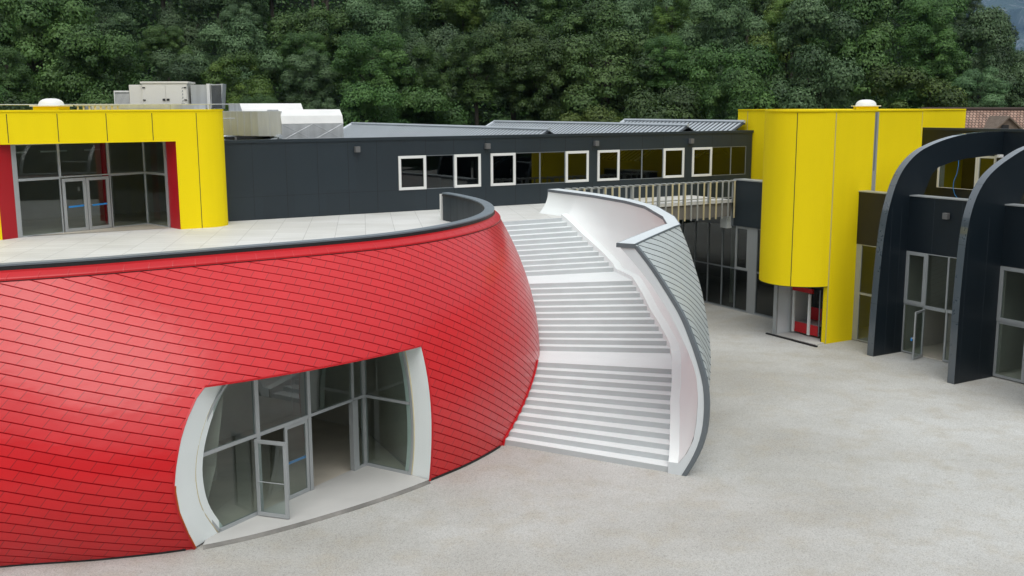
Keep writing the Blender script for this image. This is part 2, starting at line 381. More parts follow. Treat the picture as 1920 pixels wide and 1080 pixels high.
Cx, Cy = -11.85, 39.5
def pol(az, r, z): return (Cx+r*math.sin(R_(az)), Cy+r*math.cos(R_(az)), z)
def itp(x, tab):
    xs = [t[0] for t in tab]; ys = [t[1] for t in tab]; return float(np.interp(x, xs, ys))
def smooth_tab(tab, x):
    """Catmull-Rom through the table"""
    tab = sorted(tab); xs = [t[0] for t in tab]; ys = [t[1] for t in tab]
    if x <= xs[0]: return ys[0]
    if x >= xs[-1]: return ys[-1]
    i = max(j for j in range(len(xs)-1) if xs[j] <= x)
    h = xs[i+1]-xs[i]; t = (x-xs[i])/h
    def slope(j):
        if j == 0: return (ys[1]-ys[0])/(xs[1]-xs[0])
        if j == len(xs)-1: return (ys[-1]-ys[-2])/(xs[-1]-xs[-2])
        return (ys[j+1]-ys[j-1])/(xs[j+1]-xs[j-1])
    m0, m1 = slope(i)*h, slope(i+1)*h
    return (2*t**3-3*t*t+1)*ys[i]+(t**3-2*t*t+t)*m0+(-2*t**3+3*t*t)*ys[i+1]+(t**3-t*t)*m1
def lin(a, b, n): return [a+(b-a)*i/(n-1) for i in range(n)]

# window unit: frame bars around [u0,u1]x[z0,z1] in the plane v=v0 of frame F (front face toward +/-v by sgn), pane as child
def window(F, parent, axis, p0, u0, u1, z0, z1, w=0.09, d=0.08, mat='alu', gmat='glass', name='window', out=1, top=None, bot=None, pane=True, label=None):
    """axis 'u': the window runs along u at v=p0;  axis 'v': runs along v at u=p0. out = +1/-1 side the frame stands proud of"""
    top = w if top is None else top; bot = w if bot is None else bot
    if axis == 'u': Q = lambda s, t, z: F(s, p0+out*t, z)
    else: Q = lambda s, t, z: F(p0+out*t, s, z)
    b = MB()
    def bar(s0, s1, za, zb, ta=-d/2, tb=d/2):
        b.hexa([Q(s, t, z) for z in (za, zb) for s, t in ((s0, ta), (s1, ta), (s1, tb), (s0, tb))])
    if w > 0:
        bar(u0, u0+w, z0, z1); bar(u1-w, u1, z0, z1)
        if bot > 0: bar(u0+w, u1-w, z0, z0+bot)
        if top > 0: bar(u0+w, u1-w, z1-top, z1)
        o = b.build(name, mat, parent, bevel=0.006, label=label)
    if pane:
        g = MB().add([Q(u0+w*0.9, 0, z0+bot*0.9), Q(u1-w*0.9, 0, z0+bot*0.9), Q(u1-w*0.9, 0, z1-top*0.9), Q(u0+w*0.9, 0, z1-top*0.9)], [(0, 1, 2, 3)])
        g.build('pane', gmat, o)
    return o
def child(mb, name, mat, parent, **k): return mb.build(name, mat, parent, **k)

# ================================================================== SETTING
gm = MB(); xs = [-400, -120, -60, -40]+list(range(-30, 61, 3))+[80, 120, 400]; ys = [-300, -60, 0, 10]+list(range(16, 80, 3))+[90, 140, 400]
gm.grid([[(x, y, -0.0+0.0) for x in xs] for y in ys])
structure(gm.build('ground', 'gravel'))

def hill_z(x, y):
    r = math.hypot(x, y); ph = math.degrees(math.atan2(x, y))
    r0 = 80
    if abs(ph) > 60: r0 = 120
    s = 0.33
    z = max(0, r-r0)*s
    if abs(ph) > 60: z = max(0, r-r0)*0.5  # unseen hills beside and behind the camera, added to darken window reflections
    if 18 < ph < 60:
        e_ = itp(ph, [(18, 12), (21, 8.2), (22.8, 6.4), (23.7, 6.4), (24.6, 5.0), (26.1, 3.9), (30, 2.2), (45, 4), (60, 14)])
        z = max(0, min(z, 11+r*math.tan(R_(e_))-14.0-itp(ph, [(21, 0), (23.5, 4.3), (60, 4.6)])))
    return z
hm = MB()
rs = [78, 84, 90, 96, 102, 110, 118, 128, 140, 155, 170, 190, 215, 245, 280, 330]
rows = []
for r in rs:
    row = []
    for k in range(181):
        ph = k*2+180; x, y = r*math.sin(R_(ph)), r*math.cos(R_(ph))
        row.append((x, y, hill_z(x, y)-0.3+(rng.random()-0.5)*1.5*(r > 85)))
    rows.append(row)
hm.grid(rows)
structure(hm.build('hills', 'hill', smooth=True))

# far rock mountain on the right
mm = MB(); rows = []
nx, nz = 70, 26
rr = np.random.default_rng(3)
prof = [max(0, 1-abs(i/(nx-1)-0.62)*1.5) for i in range(nx)]
H0 = rr.normal(0, 1, (nz, nx))
for j in range(nz):
    row = []
    for i in range(nx):
        t = j/(nz-1)
        ph = 10+i*0.55
        d = 5600+2200*t+120*H0[j, i]*(1-t)
        hgt = 1500*t*(0.55+0.45*prof[i])+42*H0[j, (i*3) % nx]*t
        row.append((d*math.sin(R_(ph)), d*math.cos(R_(ph)), hgt-60))
    rows.append(row)
mm.grid(rows)
structure(mm.build('mountain', 'rock', smooth=True))

# terrace deck
ring = []
TOPR = [(38, 12.3), (50, 11.75), (55, 11.6), (62, 11.4), (70, 11.28), (78, 11.2), (86, 11.18), (100, 11.26), (111, 11.33), (122, 11.42), (135, 11.53), (145, 11.55), (152, 11.64), (159, 11.88), (168, 12.5), (175.5, 13.3), (182.8, 14.15), (200, 16.6), (215, 19.2)]
def topR(az): return smooth_tab(TOPR, az)
for az in list(range(215, 60, -3)): p = pol(az, topR(az)-0.25, 0); ring.append(p[:2])
ring += [pol(59.4, 12.5, 0)[:2], pol(59.4, 16.9, 0)[:2], pol(52.6, 17.1, 0)[:2]]
# free edge of the walkway, then the back line along the wing and round behind the pavilion
ring += [G(-9.6, -11.72)[:2], G(0.36, -11.72)[:2], G(0.36, -15.6)[:2], Af(-14, -0.1)[:2], (-40, 32)]
dk = MB().prism(ring, 5.88, 6.0)
structure(dk.build('terrace', 'terrace'))

# ================================================================== RED BUILDING
red = thing('round_building', 'round building clad in glossy red metal shingles with an arched glass entrance', 'building', (Cx, Cy, 0))
RB = [(38, 13.1), (60, 12.7), (75, 12.55), (90, 12.6), (104, 12.95), (119.7, 13.17), (129, 13.34), (136, 13.48), (150, 14.05), (165, 14.96), (173, 15.2), (182.5, 15.55), (200, 17.4), (215, 19.8)]
RM = [(38, 13.4), (60, 12.95), (75, 12.8), (90, 12.85), (104, 13.1), (119.7, 13.28), (129, 13.47), (136, 13.65), (150, 14.4), (165, 15.45), (173, 15.8), (182.5, 16.2), (200, 18.1), (215, 20.6)]
ZT = 6.86; ZC = 1.9
def shellR(az, z):
    b, mx, t = smooth_tab(RB, az), smooth_tab(RM, az), topR(az)+0.21
    if z < ZC: return mx-(mx-b)*((ZC-z)/ZC)**2
    p = itp(az, [(136, 2.0), (165, 1.75)])
    return mx-(mx-t)*((z-ZC)/(ZT-ZC))**p
SOF = 4.10
# opening outlines on the shell: azimuth of the left / right edge against height
AL = [(0.0, 165.3), (0.55, 165.9), (1.2, 166.5), (1.8, 166.7), (2.3, 166.5), (2.95, 166.0), (3.4, 165.4), (3.93, 164.3), (4.10, 163.6)]
AR = [(0.0, 136.15), (1.9, 136.15), (3.3, 136.2), (4.10, 136.3)]
zrows_lo = lin(0.0, SOF, 19); zrows_hi = lin(SOF, ZT, 16)
def meridian(az):
    """arc length up the section, for the tile layout"""
    zs = zrows_lo+zrows_hi[1:]; s = [0]
    for i in range(1, len(zs)):
        s.append(s[-1]+math.hypot(zs[i]-zs[i-1], shellR(az, zs[i])-shellR(az, zs[i-1])))
    return zs, s
mer = {}
def uvof(az, z):
    k = round(az*2)/2
    if k not in mer: mer[k] = meridian(k)
    zs, s = mer[k]
    k2 = k+0.5 if az > k else k-0.5
    if k2 not in mer: mer[k2] = meridian(k2)
    w = abs(az-k)/0.5
    sa, sb = float(np.interp(z, zs, s)), float(np.interp(z, mer[k2][0], mer[k2][1]))
    return (arc(az), sa*(1-w)+sb*w+lift(az))
arc_tab = [(a, 0.0) for a in range(30, 221)]
_acc = 0; arc_x = []; arc_y = []
for a in range(30, 221):
    arc_x.append(a); arc_y.append(-_acc); _acc += R_(1)*(shellR(a, 3.5))
_l = 0; lift_y = []
for a in range(30, 221):
    lift_y.append(_l)
    _l -= R_(1)*shellR(a, 3.5)*(math.tan(R_(itp(a, [(90, 31), (125, 28), (140, 24), (158, 19), (175, 15)])))-math.tan(R_(15)))
def lift(az): return float(np.interp(az, arc_x, lift_y))      # the courses sink faster toward the stairs
def arc(az): return float(np.interp(az, arc_x, arc_y))
sh = MB(); uvs = []
def patch(azf0, azf1, n, zs):
    rows = []
    for z in zs:
        a0, a1 = azf0(z), azf1(z)
        row = []
        for az in lin(a0, a1, n):
            row.append(pol(az, shellR(az, z), z)); uvs.append(uvof(az, z))
        rows.append(row)
    sh.grid(rows)
fL = lambda z: itp(min(z, SOF), AL); fR = lambda z: itp(min(z, SOF), AR)
patch(lambda z: 214, fL, 34, zrows_lo); patch(fR, lambda z: 52, 70, zrows_lo)
patch(lambda z: 214, fL, 34, zrows_hi); patch(fL, fR, 26, zrows_hi); patch(fR, lambda z: 52, 70, zrows_hi)
sh.uv = uvs
# weld the seams so shading stays smooth
shell = sh.build('shingle_shell', 'red_tile', red, smooth=True)
import bmesh
bm = bmesh.new(); bm.from_mesh(shell.data); bmesh.ops.remove_doubles(bm, verts=bm.verts, dist=0.002); bm.to_mesh(shell.data); bm.free()

# flashing, parapet cap, parapet inner wall
fl = MB(); azs = lin(214, 51, 110)
FP = [(0.02, 7.10), (0.03, 7.05), (0.06, 7.03), (0.20, 6.94), (0.225, 6.91), (0.23, 6.87)]
fl.grid([[pol(a, topR(a)+d, z) for a in azs] for d, z in FP])
fl.build('flashing', 'red', red)
fg = MB().grid([[pol(a, topR(a)+d, z) for a in azs] for d, z in ((0.226, 6.88), (0.232, 6.845))]); fg.build('flashing_gap', 'dark_red', red)
for a in lin(195, 53, 56):
    MB().grid([[pol(a+d, topR(a)+r_+0.008, z+0.006) for d in (-0.05, 0.05)] for r_, z in FP[2:]]).build('flashing_seam', 'red_light', red, solid=0.004)
cap = MB(); b1 = MB()
azc = lin(214, 50.2, 110)
def ringbox(mb, azl, ra, rb, z0, z1):
    mb.grid([[pol(a, ra(a), z0) for a in azl], [pol(a, rb(a), z0) for a in azl], [pol(a, rb(a), z1) for a in azl], [pol(a, ra(a), z1) for a in azl], [pol(a, ra(a), z0) for a in azl]])
    for a in (azl[0], azl[-1]):
        mb.add([pol(a, ra(a), z0), pol(a, rb(a), z0), pol(a, rb(a), z1), pol(a, ra(a), z1)], [(0, 1, 2, 3)])
ringbox(cap, azc, lambda a: topR(a)-0.37, lambda a: topR(a)+0.0, 7.20, 7.245)
cap.build('parapet_cap', 'cap_grey', red)
ringbox(b1, azc, lambda a: topR(a)-0.36, lambda a: topR(a)-0.0, 7.08, 7.189)
b1.build('cap_edge', 'black', red)  # rim face blackened: the shadow line below the cap is in its colour
iw = MB(); ringbox(iw, azc, lambda a: topR(a)-0.33, lambda a: topR(a)-0.02, 5.95, 7.079)
iw.build('parapet_wall', 'dark', red)
for a in lin(130, 54, 20):
    MB().grid([[pol(a+d, topR(a)-0.334, z) for d in (-0.04, 0.04)] for z in (6.0, 7.07)]).build('parapet_joint', 'dark_joint', red)
ew = MB().hexa([pol(50.0, r, z) if i < 2 else pol(49.6, r, z) for z in (6.0, 7.18) for i, r in enumerate((topR(50)-0.42, topR(50)+0.05, topR(50)+0.05, topR(50)-0.42))])
ew.build('parapet_end', 'frame_white', red)
so_ = MB().box(lambda u, v, z: pol(78+u, topR(78)-0.345+v, z), -0.35, 0.35, -0.02, 0.01, 6.45, 6.7)
so_.build('wall_light', 'frame_white', red)
for lo_a, hi_a in ((214, 166.2), (136, 119.8)):
    MB().grid([[pol(a, shellR(a, 0)+0.03, z) for a in lin(lo_a, hi_a, 30)] for z in (0.0, 0.07)]).build('base_strip', 'black', red, solid=0.05)
# red edge strip where the shell runs down beside the steps, and the lining of the arch edges
def edge_strip(name, azf, zs, wdeg, off, mat, out=0.02):
    b = MB(); b.grid([[pol(azf(z)+off+d, shellR(azf(z), z)+out, z) for d in (0, wdeg)] for z in zs]); return b.build(name, mat, red, solid=0.03)
edge_strip('edge_trim', fL, lin(0.0, SOF, 20), 0.18, 0.0, 'red')
edge_strip('edge_trim', fR, lin(0.0, SOF, 20), -0.28, 0.0, 'red')

# arch entrance -----------------------------------------------------------
Lw = (-7.69, 25.90); Ck = (-4.55, 31.05); Rw = (-3.08, 30.15)
AZG = math.degrees(math.atan2(Ck[0]-Lw[0], Ck[1]-Lw[1]))
# glass frame: u from corner toward the left end (reverse), v toward outside
gd = (math.sin(R_(AZG)), math.cos(R_(AZG)))
E = lambda u, v, z=0: (Ck[0]-gd[0]*u+gd[1]*v, Ck[1]-gd[1]*u-gd[0]*v, z)      # u>0 to the left, v>0 outward
LI = [(0.08, 0.03), (0.95, 0.60), (1.71, 0.78), (2.37, 0.70), (3.01, 0.40), (3.6, -0.06), (4.1, -0.66)]      # left jamb inner edge, distance outward of the base point
RI = [(0.08, 0.0), (0.77, 0.11), (1.61, 0.15), (2.43, 0.11), (3.23, 0.0), (3.9, -0.17), (4.1, -0.22)]
Ul = math.hypot(Ck[0]-Lw[0], Ck[1]-Lw[1])
zz = lin(0.05, SOF, 22)
jdL = (math.sin(R_(-158.2)), math.cos(R_(-158.2))); jdR = (math.sin(R_(128.6)), math.cos(R_(128.6)))
def inL(z, t=0):
    s = smooth_tab(LI, z)+t; return (Lw[0]+jdL[0]*s, Lw[1]+jdL[1]*s, z)
def inR(z, t=0):
    s = smooth_tab(RI, z)+t; return (Rw[0]+jdR[0]*s, Rw[1]+jdR[1]*s, z)
def jamb(inner, azf, name, side):
    b = MB(); n = 4
    rows = []
    for z in zz:
        o = Vector(pol(azf(z), shellR(azf(z), z)+0.0, z)); i = Vector(inner(z, -0.25)); rows.append([tuple(i+(o-i)*k/(n-1)) for k in range(n)])
    b.grid(rows); return b.build(name, 'white', red, smooth=True)
jamb(inL, fL, 'jamb', 1); jamb(inR, fR, 'jamb', -1)
# thin ochre sealant line beside the glass
for inn, sg in ((inL, 1), (inR, 1)):
    MB().tube([inn(z, 0.03) for z in lin(0.1, 4.05, 20)], 0.018, 5).build('jamb_seal', 'wood_pale', red)
tbp = MB().tube([pol(fL(z)-0.05, shellR(fL(z), z)+0.0, z) for z in lin(0.03, 1.9, 14)], 0.02, 5); tbp.build('primer_edge', 'orange', red)
def left_u(z):      # where the glass plane meets the left jamb
    s = smooth_tab(LI, z); p = Vector((Lw[0]+jdL[0]*s-Ck[0], Lw[1]+jdL[1]*s-Ck[1])); return -(p.x*gd[0]+p.y*gd[1])
# soffit of the opening
sf = MB(); azl = lin(fL(SOF), fR(SOF), 20)
front = [pol(a, shellR(a, SOF)-0.01, SOF) for a in azl]
back = [E(u, -0.3, SOF) for u in lin(left_u(SOF)+0.02, -0.2, 12)]+[(Rw[0]+(Ck[0]-Rw[0])*(1-t)-0.3*gd[0]*0, Rw[1]+(Ck[1]-Rw[1])*(1-t), SOF) for t in lin(0.1, 1.0, 8)]
sf.grid([front, back]); sf.build('soffit', 'white', red)
lip = MB().grid([[pol(a, shellR(a, SOF)+0.02, SOF+d) for a in azl] for d in (0.0, 0.05)]); lip.build('soffit_edge', 'red', red, solid=0.02)
# floor slab of the entrance, with its grey front edge following the shell
azl = lin(164.6, 136.4, 24)
fr_ = [pol(a, smooth_tab(RB, a)+0.04, 0.08) for a in azl]; bk = [E(u, -0.1, 0.08) for u in lin(Ul+0.3, 0, 14)]+[(Ck[0]+(Rw[0]-Ck[0])*t, Ck[1]+(Rw[1]-Ck[1])*t, 0.08) for t in lin(0.05, 1.1, 10)]
fs = MB().grid([fr_, bk]); fs.build('threshold', 'slab', red)
fe = MB().grid([[pol(a, smooth_tab(RB, a)+0.04+d, z) for a in azl] for d, z in ((0, 0.08), (0.10, 0.03), (0.12, 0.0))]); fe.build('threshold_edge', 'concrete', red)
# glazing of the arch
def bar(F, u0, u1, v0, v1, z0, z1, mb): mb.box(F, u0, u1, v0, v1, z0, z1)
TR = 2.30
fr = MB()
pl = [(left_u(z), z) for z in lin(0.12, 4.09, 20)]
# curved outer frame bar at the left jamb
w = 0.07
rows = [[E(u+0.02, -0.05, z), E(u+0.02, 0.05, z), E(u-w, 0.05, z), E(u-w, -0.05, z), E(u+0.02, -0.05, z)] for u, z in pl]
fr.grid(rows)
fr.box(E, 4.60, left_u(0.1), -0.05, 0.05, 0.08, 0.17)
fr.box(E, 4.46, left_u(TR), -0.05, 0.05, TR-0.04, TR+0.05)
fr.box(E, 4.46, 4.60, -0.055, 0.055, 0.08, SOF-0.005)
fr.build('glazing_frame', 'alu', red)
def pane_poly(pts, mat='glass', parent=None, name='pane'):
    return MB().add(pts, [tuple(range(len(pts)))]).build(name, mat, parent or red)
gw = lambda z0, z1, u1: [E(u1, 0, z0)]+[E(left_u(z)-0.05, 0, z) for z in lin(z0, z1, 10)]+[E(u1, 0, z1)]
p = MB().grid([[E(4.58, 0, z), E(left_u(z)-0.05, 0, z)] for z in lin(0.16, TR-0.03, 8)]); p.build('window_pane', 'glass', red)
p = MB().grid([[E(4.58, 0, z), E(left_u(z)-0.05, 0, z)] for z in lin(TR+0.04, SOF, 8)]); p.build('window_pane', 'glass', red)
f2 = MB()
f2.box(E, 2.44, 2.56, -0.055, 0.055, 0.08, SOF-0.004); f2.box(E, 2.56, 4.46, -0.05, 0.05, TR-0.05, TR+0.05)
f2.box(E, 0.60, 2.44, -0.05, 0.05, TR-0.03, TR+0.05); f2.box(E, 0.52, 0.60, -0.05, 0.05, TR, SOF-0.003)
f2.box(E, 0.10, 0.52, -0.05, 0.05, TR-0.03, TR+0.05)
f2.box(E, 0.10, 0.40, -0.05, 0.05, 0.08, 0.16); f2.box(E, -0.06, 0.10, -0.06, 0.06, 0.08, SOF-0.002)
f2.build('glazing_frame', 'alu', red)
post = MB().box(E, 0.38, 0.62, -0.10, 0.06, 0.08, TR-0.031); post.build('door_post', 'alu', red)
for u0, u1, z0, z1 in ((2.56, 4.46, TR+0.05, SOF), (0.60, 2.44, TR+0.05, SOF), (0.10, 0.52, TR+0.05, SOF), (0.10, 0.38, 0.16, TR-0.03)):
    MB().add([E(u0, 0, z0), E(u1, 0, z0), E(u1, 0, z1), E(u0, 0, z1)], [(0, 1, 2, 3)]).build('window_pane', 'glass', red)
# side glazing between the corner and the right jamb
sdv = Vector((Rw[0]-Ck[0], Rw[1]-Ck[1])); Sl = sdv.length; sdv.normalize()
S = lambda u, v, z=0: (Ck[0]+sdv.x*u+sdv.y*v, Ck[1]+sdv.y*u-sdv.x*v, z)
def right_u(z): return Sl+smooth_tab(RI, z)*0.98
f3 = MB(); f3.grid([[S(right_u(z)+0.03, -0.05, z), S(right_u(z)+0.03, 0.05, z), S(right_u(z)-0.06, 0.05, z), S(right_u(z)-0.06, -0.05, z), S(right_u(z)+0.03, -0.05, z)] for z in lin(0.08, SOF, 16)])
f3.box(S, 0.06, Sl, -0.045, 0.045, 0.08, 0.17); f3.box(S, 0.06, Sl+0.03, -0.045, 0.045, TR-0.03, TR+0.05)
f3.build('glazing_frame', 'alu', red)
for a_, b_ in ((0.16, TR-0.03), (TR+0.05, SOF)):
    MB().grid([[S(0.06, 0, z), S(right_u(z)-0.05, 0, z)] for z in lin(a_, b_, 8)]).build('window_pane', 'glass', red)
# door leaves
def leaf(P0, P1, z0, z1, name='door', w=0.10, strip=None, handle=None):
    d = Vector((P1[0]-P0[0], P1[1]-P0[1])); L = d.length; d.normalize()
    F = lambda u, v, z=0: (P0[0]+d.x*u+d.y*v, P0[1]+d.y*u-d.x*v, z)
    b = MB(); t = 0.03
    b.box(F, 0, w, -t, t, z0, z1); b.box(F, L-w, L, -t, t, z0, z1); b.box(F, w, L-w, -t, t, z0, z0+w*1.1); b.box(F, w, L-w, -t, t, z1-w, z1)
    o = b.build(name, 'alu', red, bevel=0.005)
    MB().add([F(w, 0, z0+w), F(L-w, 0, z0+w), F(L-w, 0, z1-w), F(w, 0, z1-w)], [(0, 1, 2, 3)]).build('pane', 'glass', o)
    if strip: MB().add([F(w, 0.006, strip), F(L-w, 0.006, strip), F(L-w, 0.006, strip+0.08), F(w, 0.006, strip+0.08)], [(0, 1, 2, 3)]).build('blue_tape', 'blue', o)
    if handle:
        MB().tube([F(w*0.6, 0.05, handle), F(L-w*0.6, 0.05, handle)], 0.014, 6).build('push_bar', 'alu', o)
    return o
leaf(E(2.57, 0.0), E(3.50, 0.0), 0.09, TR-0.06, strip=1.1)
leaf((-6.93, 26.99), (-6.02, 26.70), 0.10, TR-0.06, handle=1.08)['label'] = 'glass door leaf standing open'
# room behind
lo_ = [E(Ul+0.62, -0.12), E(Ul+1.0, -2.0), E(Ul+1.0, -9), E(-3, -9), E(-3, -2.6), S(Sl+0.25, -0.12)]
hi_ = [E(left_u(SOF)+0.05, -0.12), E(Ul+0.2, -2.0), E(Ul+1.0, -9), E(-3, -9), E(-3, -2.6), S(right_u(SOF), -0.12)]
wallsq = MB().grid([[(p[0], p[1], z_) for p in [tuple(a*(1-t)+b*t for a, b in zip(l, h)) for l, h in zip(lo_, hi_)]] for t, z_ in ((0, 0.02), (0.6, 1.8), (0.85, 3.2), (1, 4.14))])
wallsq.build('room_wall', 'room', red)
MB().add([(p[0], p[1], 4.13) for p in [E(left_u(SOF)-0.15, -0.06), E(Ul+0.2, -2.0), E(Ul+1.0, -9), E(-3, -9), E(-3, -2.6), S(right_u(SOF)-0.1, -0.06), E(-0.02, -0.04)]], [tuple(range(7))]).build('room_ceiling', 'room', red)
MB().add([(p[0], p[1], 0.03) for p in [E(Ul+0.6, 0.0), E(Ul+1.0, -2.0), E(Ul+1.0, -9), E(-3, -9), E(-3, -2.6), S(Sl+0.2, -0.0), E(-0.02, 0.0)]], [tuple(range(7))]).build('room_floor', 'room_floor', red)
MB().box(E, 3.2, 3.7, -3.6, -3.1, 0.03, 4.35).build('room_column', 'room', red)
MB().box(E, -3, 9, -6.0, -5.85, 0.03, 4.34).build('room_partition', 'room', red)

# ================================================================== STAIRCASE
AZS = [118.6]+[118.1, 116.7, 115.3, 113.8, 112.3, 110.9, 109.4, 108.0, 106.5, 105.0, 103.5][1:]
NOS = [118.5, 117.0, 115.5, 114.0, 112.4, 110.9, 109.4, 107.9, 106.4, 104.9, 103.4,
       95.7, 94.2, 92.8, 91.3, 89.9, 88.4, 87.0, 85.5, 84.0, 82.5, 81.1,
       72.8, 71.5, 70.2, 68.9, 67.6, 66.3, 65.0, 63.6, 62.2, 60.9, 59.6]
SR = [(59.0, 16.4), (64.9, 16.56), (70, 16.86), (73, 17.0), (81.1, 16.98), (88.4, 17.23), (95.7, 17.79), (103.4, 17.88), (109.5, 18.11), (113.9, 18.44), (118.6, 18.9)]
def sR(az): return itp(az, SR)
stair = thing('outdoor_staircase', 'white outdoor staircase of three curved flights beside the red shingled building', 'staircase', pol(110, 15.5, 0))
flights = [MB().prism([pol(a, 12.2, 0)[:2] for a in lin(117.5, 104.0, 8)]+[pol(a, sR(a)-0.3, 0)[:2] for a in lin(104.0, 117.5, 8)], -0.2, 0.02).build('flight', 'step', stair),
           MB().prism([pol(a, 12.2, 0)[:2] for a in lin(95, 81.5, 8)]+[pol(a, sR(a)-0.3, 0)[:2] for a in lin(81.5, 95, 8)], 1.2, 1.9).build('flight', 'step', stair),
           MB().prism([pol(a, 12.2, 0)[:2] for a in lin(72, 61, 8)]+[pol(a, sR(a)-0.3, 0)[:2] for a in lin(61, 72, 8)], 3.2, 3.9).build('flight', 'step', stair)]
for k, a0 in enumerate(NOS, 1):
    z = 6.0*k/33
    a1 = NOS[k] if k < 33 else 57.5
    fl_ = flights[(k-1)//11]
    land = k in (11, 22)
    par = stair if land else fl_
    b = MB()
    ang = lin(a0, a1-0.25, 3 if not land else 8)
    zb = z-0.45 if k > 1 else -0.1
    zt = z-0.005 if k == 33 else z
    top_i = [pol(a, 12.0, zt) for a in ang]; top_o = [pol(a, sR(a), zt) for a in ang]
    bot_i = [pol(a, 12.0, zb) for a in ang]; bot_o = [pol(a, sR(a), zb) for a in ang]
    b.grid([bot_i, top_i, top_o, bot_o])
    for i in (0, -1): b.add([bot_i[i], top_i[i], top_o[i], bot_o[i]], [(0, 1, 2, 3)])
    o = b.build('landing' if land else 'step', 'step', par)
    if land: o['label'] = 'lower landing' if k == 11 else 'upper landing'
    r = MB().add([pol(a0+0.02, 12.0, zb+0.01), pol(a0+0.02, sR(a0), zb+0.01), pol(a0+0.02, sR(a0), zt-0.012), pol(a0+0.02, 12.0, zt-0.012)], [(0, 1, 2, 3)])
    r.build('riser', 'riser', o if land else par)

# pale curved wall on the outer side of the stairs
cw = thing('curved_stair_wall', 'curved wall beside the stairs, white inside and grey shingled outside', 'wall', pol(100, 19, 0))
P119 = [(0, 19.45), (0.5, 19.72), (1.0, 19.93), (1.6, 20.07), (2.3, 20.1), (2.9, 20.04), (3.5, 19.87), (4.2, 19.60), (4.9, 19.27), (5.6, 18.80), (6.3, 18.27), (6.94, 17.69), (7.2, 17.4)]
TO = [(50, 18.0), (56, 17.9), (65, 17.75), (75, 17.72), (84, 17.74), (96.5, 17.86), (104.6, 18.12), (118.7, 17.69), (121, 17.69)]
KK = [(50, 0.42), (80, 0.46), (96, 0.48), (104.6, 0.46), (108, 0.56), (112, 0.70), (116, 0.90), (119, 1.0)]
ZW = [(50, 7.12), (106, 7.10), (119, 6.96)]
def chord(az, tab):
    """straight runs between the corners of the wall top"""
    az = min(max(az, tab[0][0]), tab[-1][0]-1e-6)
    i = max(j for j in range(len(tab)-1) if tab[j][0] <= az)
    (a1, r1), (a2, r2) = tab[i], tab[i+1]
    return r1*r2*math.sin(R_(a2-a1))/(r1*math.sin(R_(az-a1))+r2*math.sin(R_(a2-az)))
def wR(az, z): return chord(az, TO)+(smooth_tab(P119, z)-17.69)*smooth_tab(KK, az)
def wZ(az): return itp(az, ZW)
A0, A1 = 118.7, 52.0
azw = sorted(lin(A0, A1, 60)+[104.2, 104.6, 96.5], reverse=True)
wz = lin(0, 1, 26)
rows = []; uvs = []
for t in wz:
    rows.append([pol(a, wR(a, t*(wZ(a)-0.03)), t*(wZ(a)-0.03)) for a in azw])
wacc = {}
for a in azw:
    s = [0]
    for i in range(1, len(wz)):
        z0_, z1_ = wz[i-1]*wZ(a), wz[i]*wZ(a); s.append(s[-1]+math.hypot(z1_-z0_, wR(a, z1_)-wR(a, z0_)))
    wacc[a] = s
ob = MB().grid(rows); ob.uv = [((A0-a)*R_(1)*18.8, wacc[a][i]) for i in range(len(wz)) for a in azw]
ob.build('outer_cladding', 'grey_tile', cw, smooth=True)
IT = [(50, 17.35), (65, 17.1), (75, 17.2), (83, 17.28), (96.5, 17.42), (104.2, 17.66), (118.7, 17.16), (121, 17.16)]
def inn119(z): return itp(z, [(0.0, 18.9), (0.30, 19.18), (0.7, 19.47), (1.12, 19.67), (1.74, 19.76), (2.5, 19.79), (3.18, 19.71), (3.74, 19.5), (4.38, 19.17), (5.02, 18.79), (5.73, 18.28), (6.32, 17.75), (6.93, 17.13), (7.2, 16.9)])
def thick(z): return smooth_tab(P119, z)-inn119(z)
def nosz(az):
    """height of the stair line at this azimuth"""
    pts = [(59.6, 6.0), (72.8, 4.18), (73.5, 4.0), (81.1, 4.0), (95.7, 2.18), (96.4, 2.0), (103.4, 2.0), (118.5, 0.18)]
    return itp(az, pts)
def inner(az, t):
    z0 = nosz(az)+0.16 if az > 59.6 else 6.005; z1 = wZ(az)-0.02
    z = z0+(z1-z0)*t
    full = wR(az, z)-thick(z)
    full = full+(chord(az, IT)-(wR(az, z1)-thick(z1)))*t
    r0 = sR(max(az, 59))+0.30; f0 = wR(az, z0)-thick(z0)
    n = itp(az, [(52, 1.6), (80, 2.4), (100, 3.2), (119, 3.5)])
    r = full-(f0-r0)*(1-t)**n
    return pol(az, r, z)
ib = MB().grid([[inner(a, t) for a in azw] for t in lin(0, 1, 22)])
ib.build('inner_face', 'white', cw, smooth=True)
# low curb beside the steps
cb = MB()
az2 = [a for a in lin(118.65, 59.4, 90)]
cb.grid([[pol(a, sR(a)-0.01, nosz(a)-0.35) for a in az2], [pol(a, sR(a)-0.01, nosz(a)+0.15) for a in az2], [pol(a, sR(a)+0.31, nosz(a)+0.165) for a in az2]])
cb.build('curb', 'white', cw)
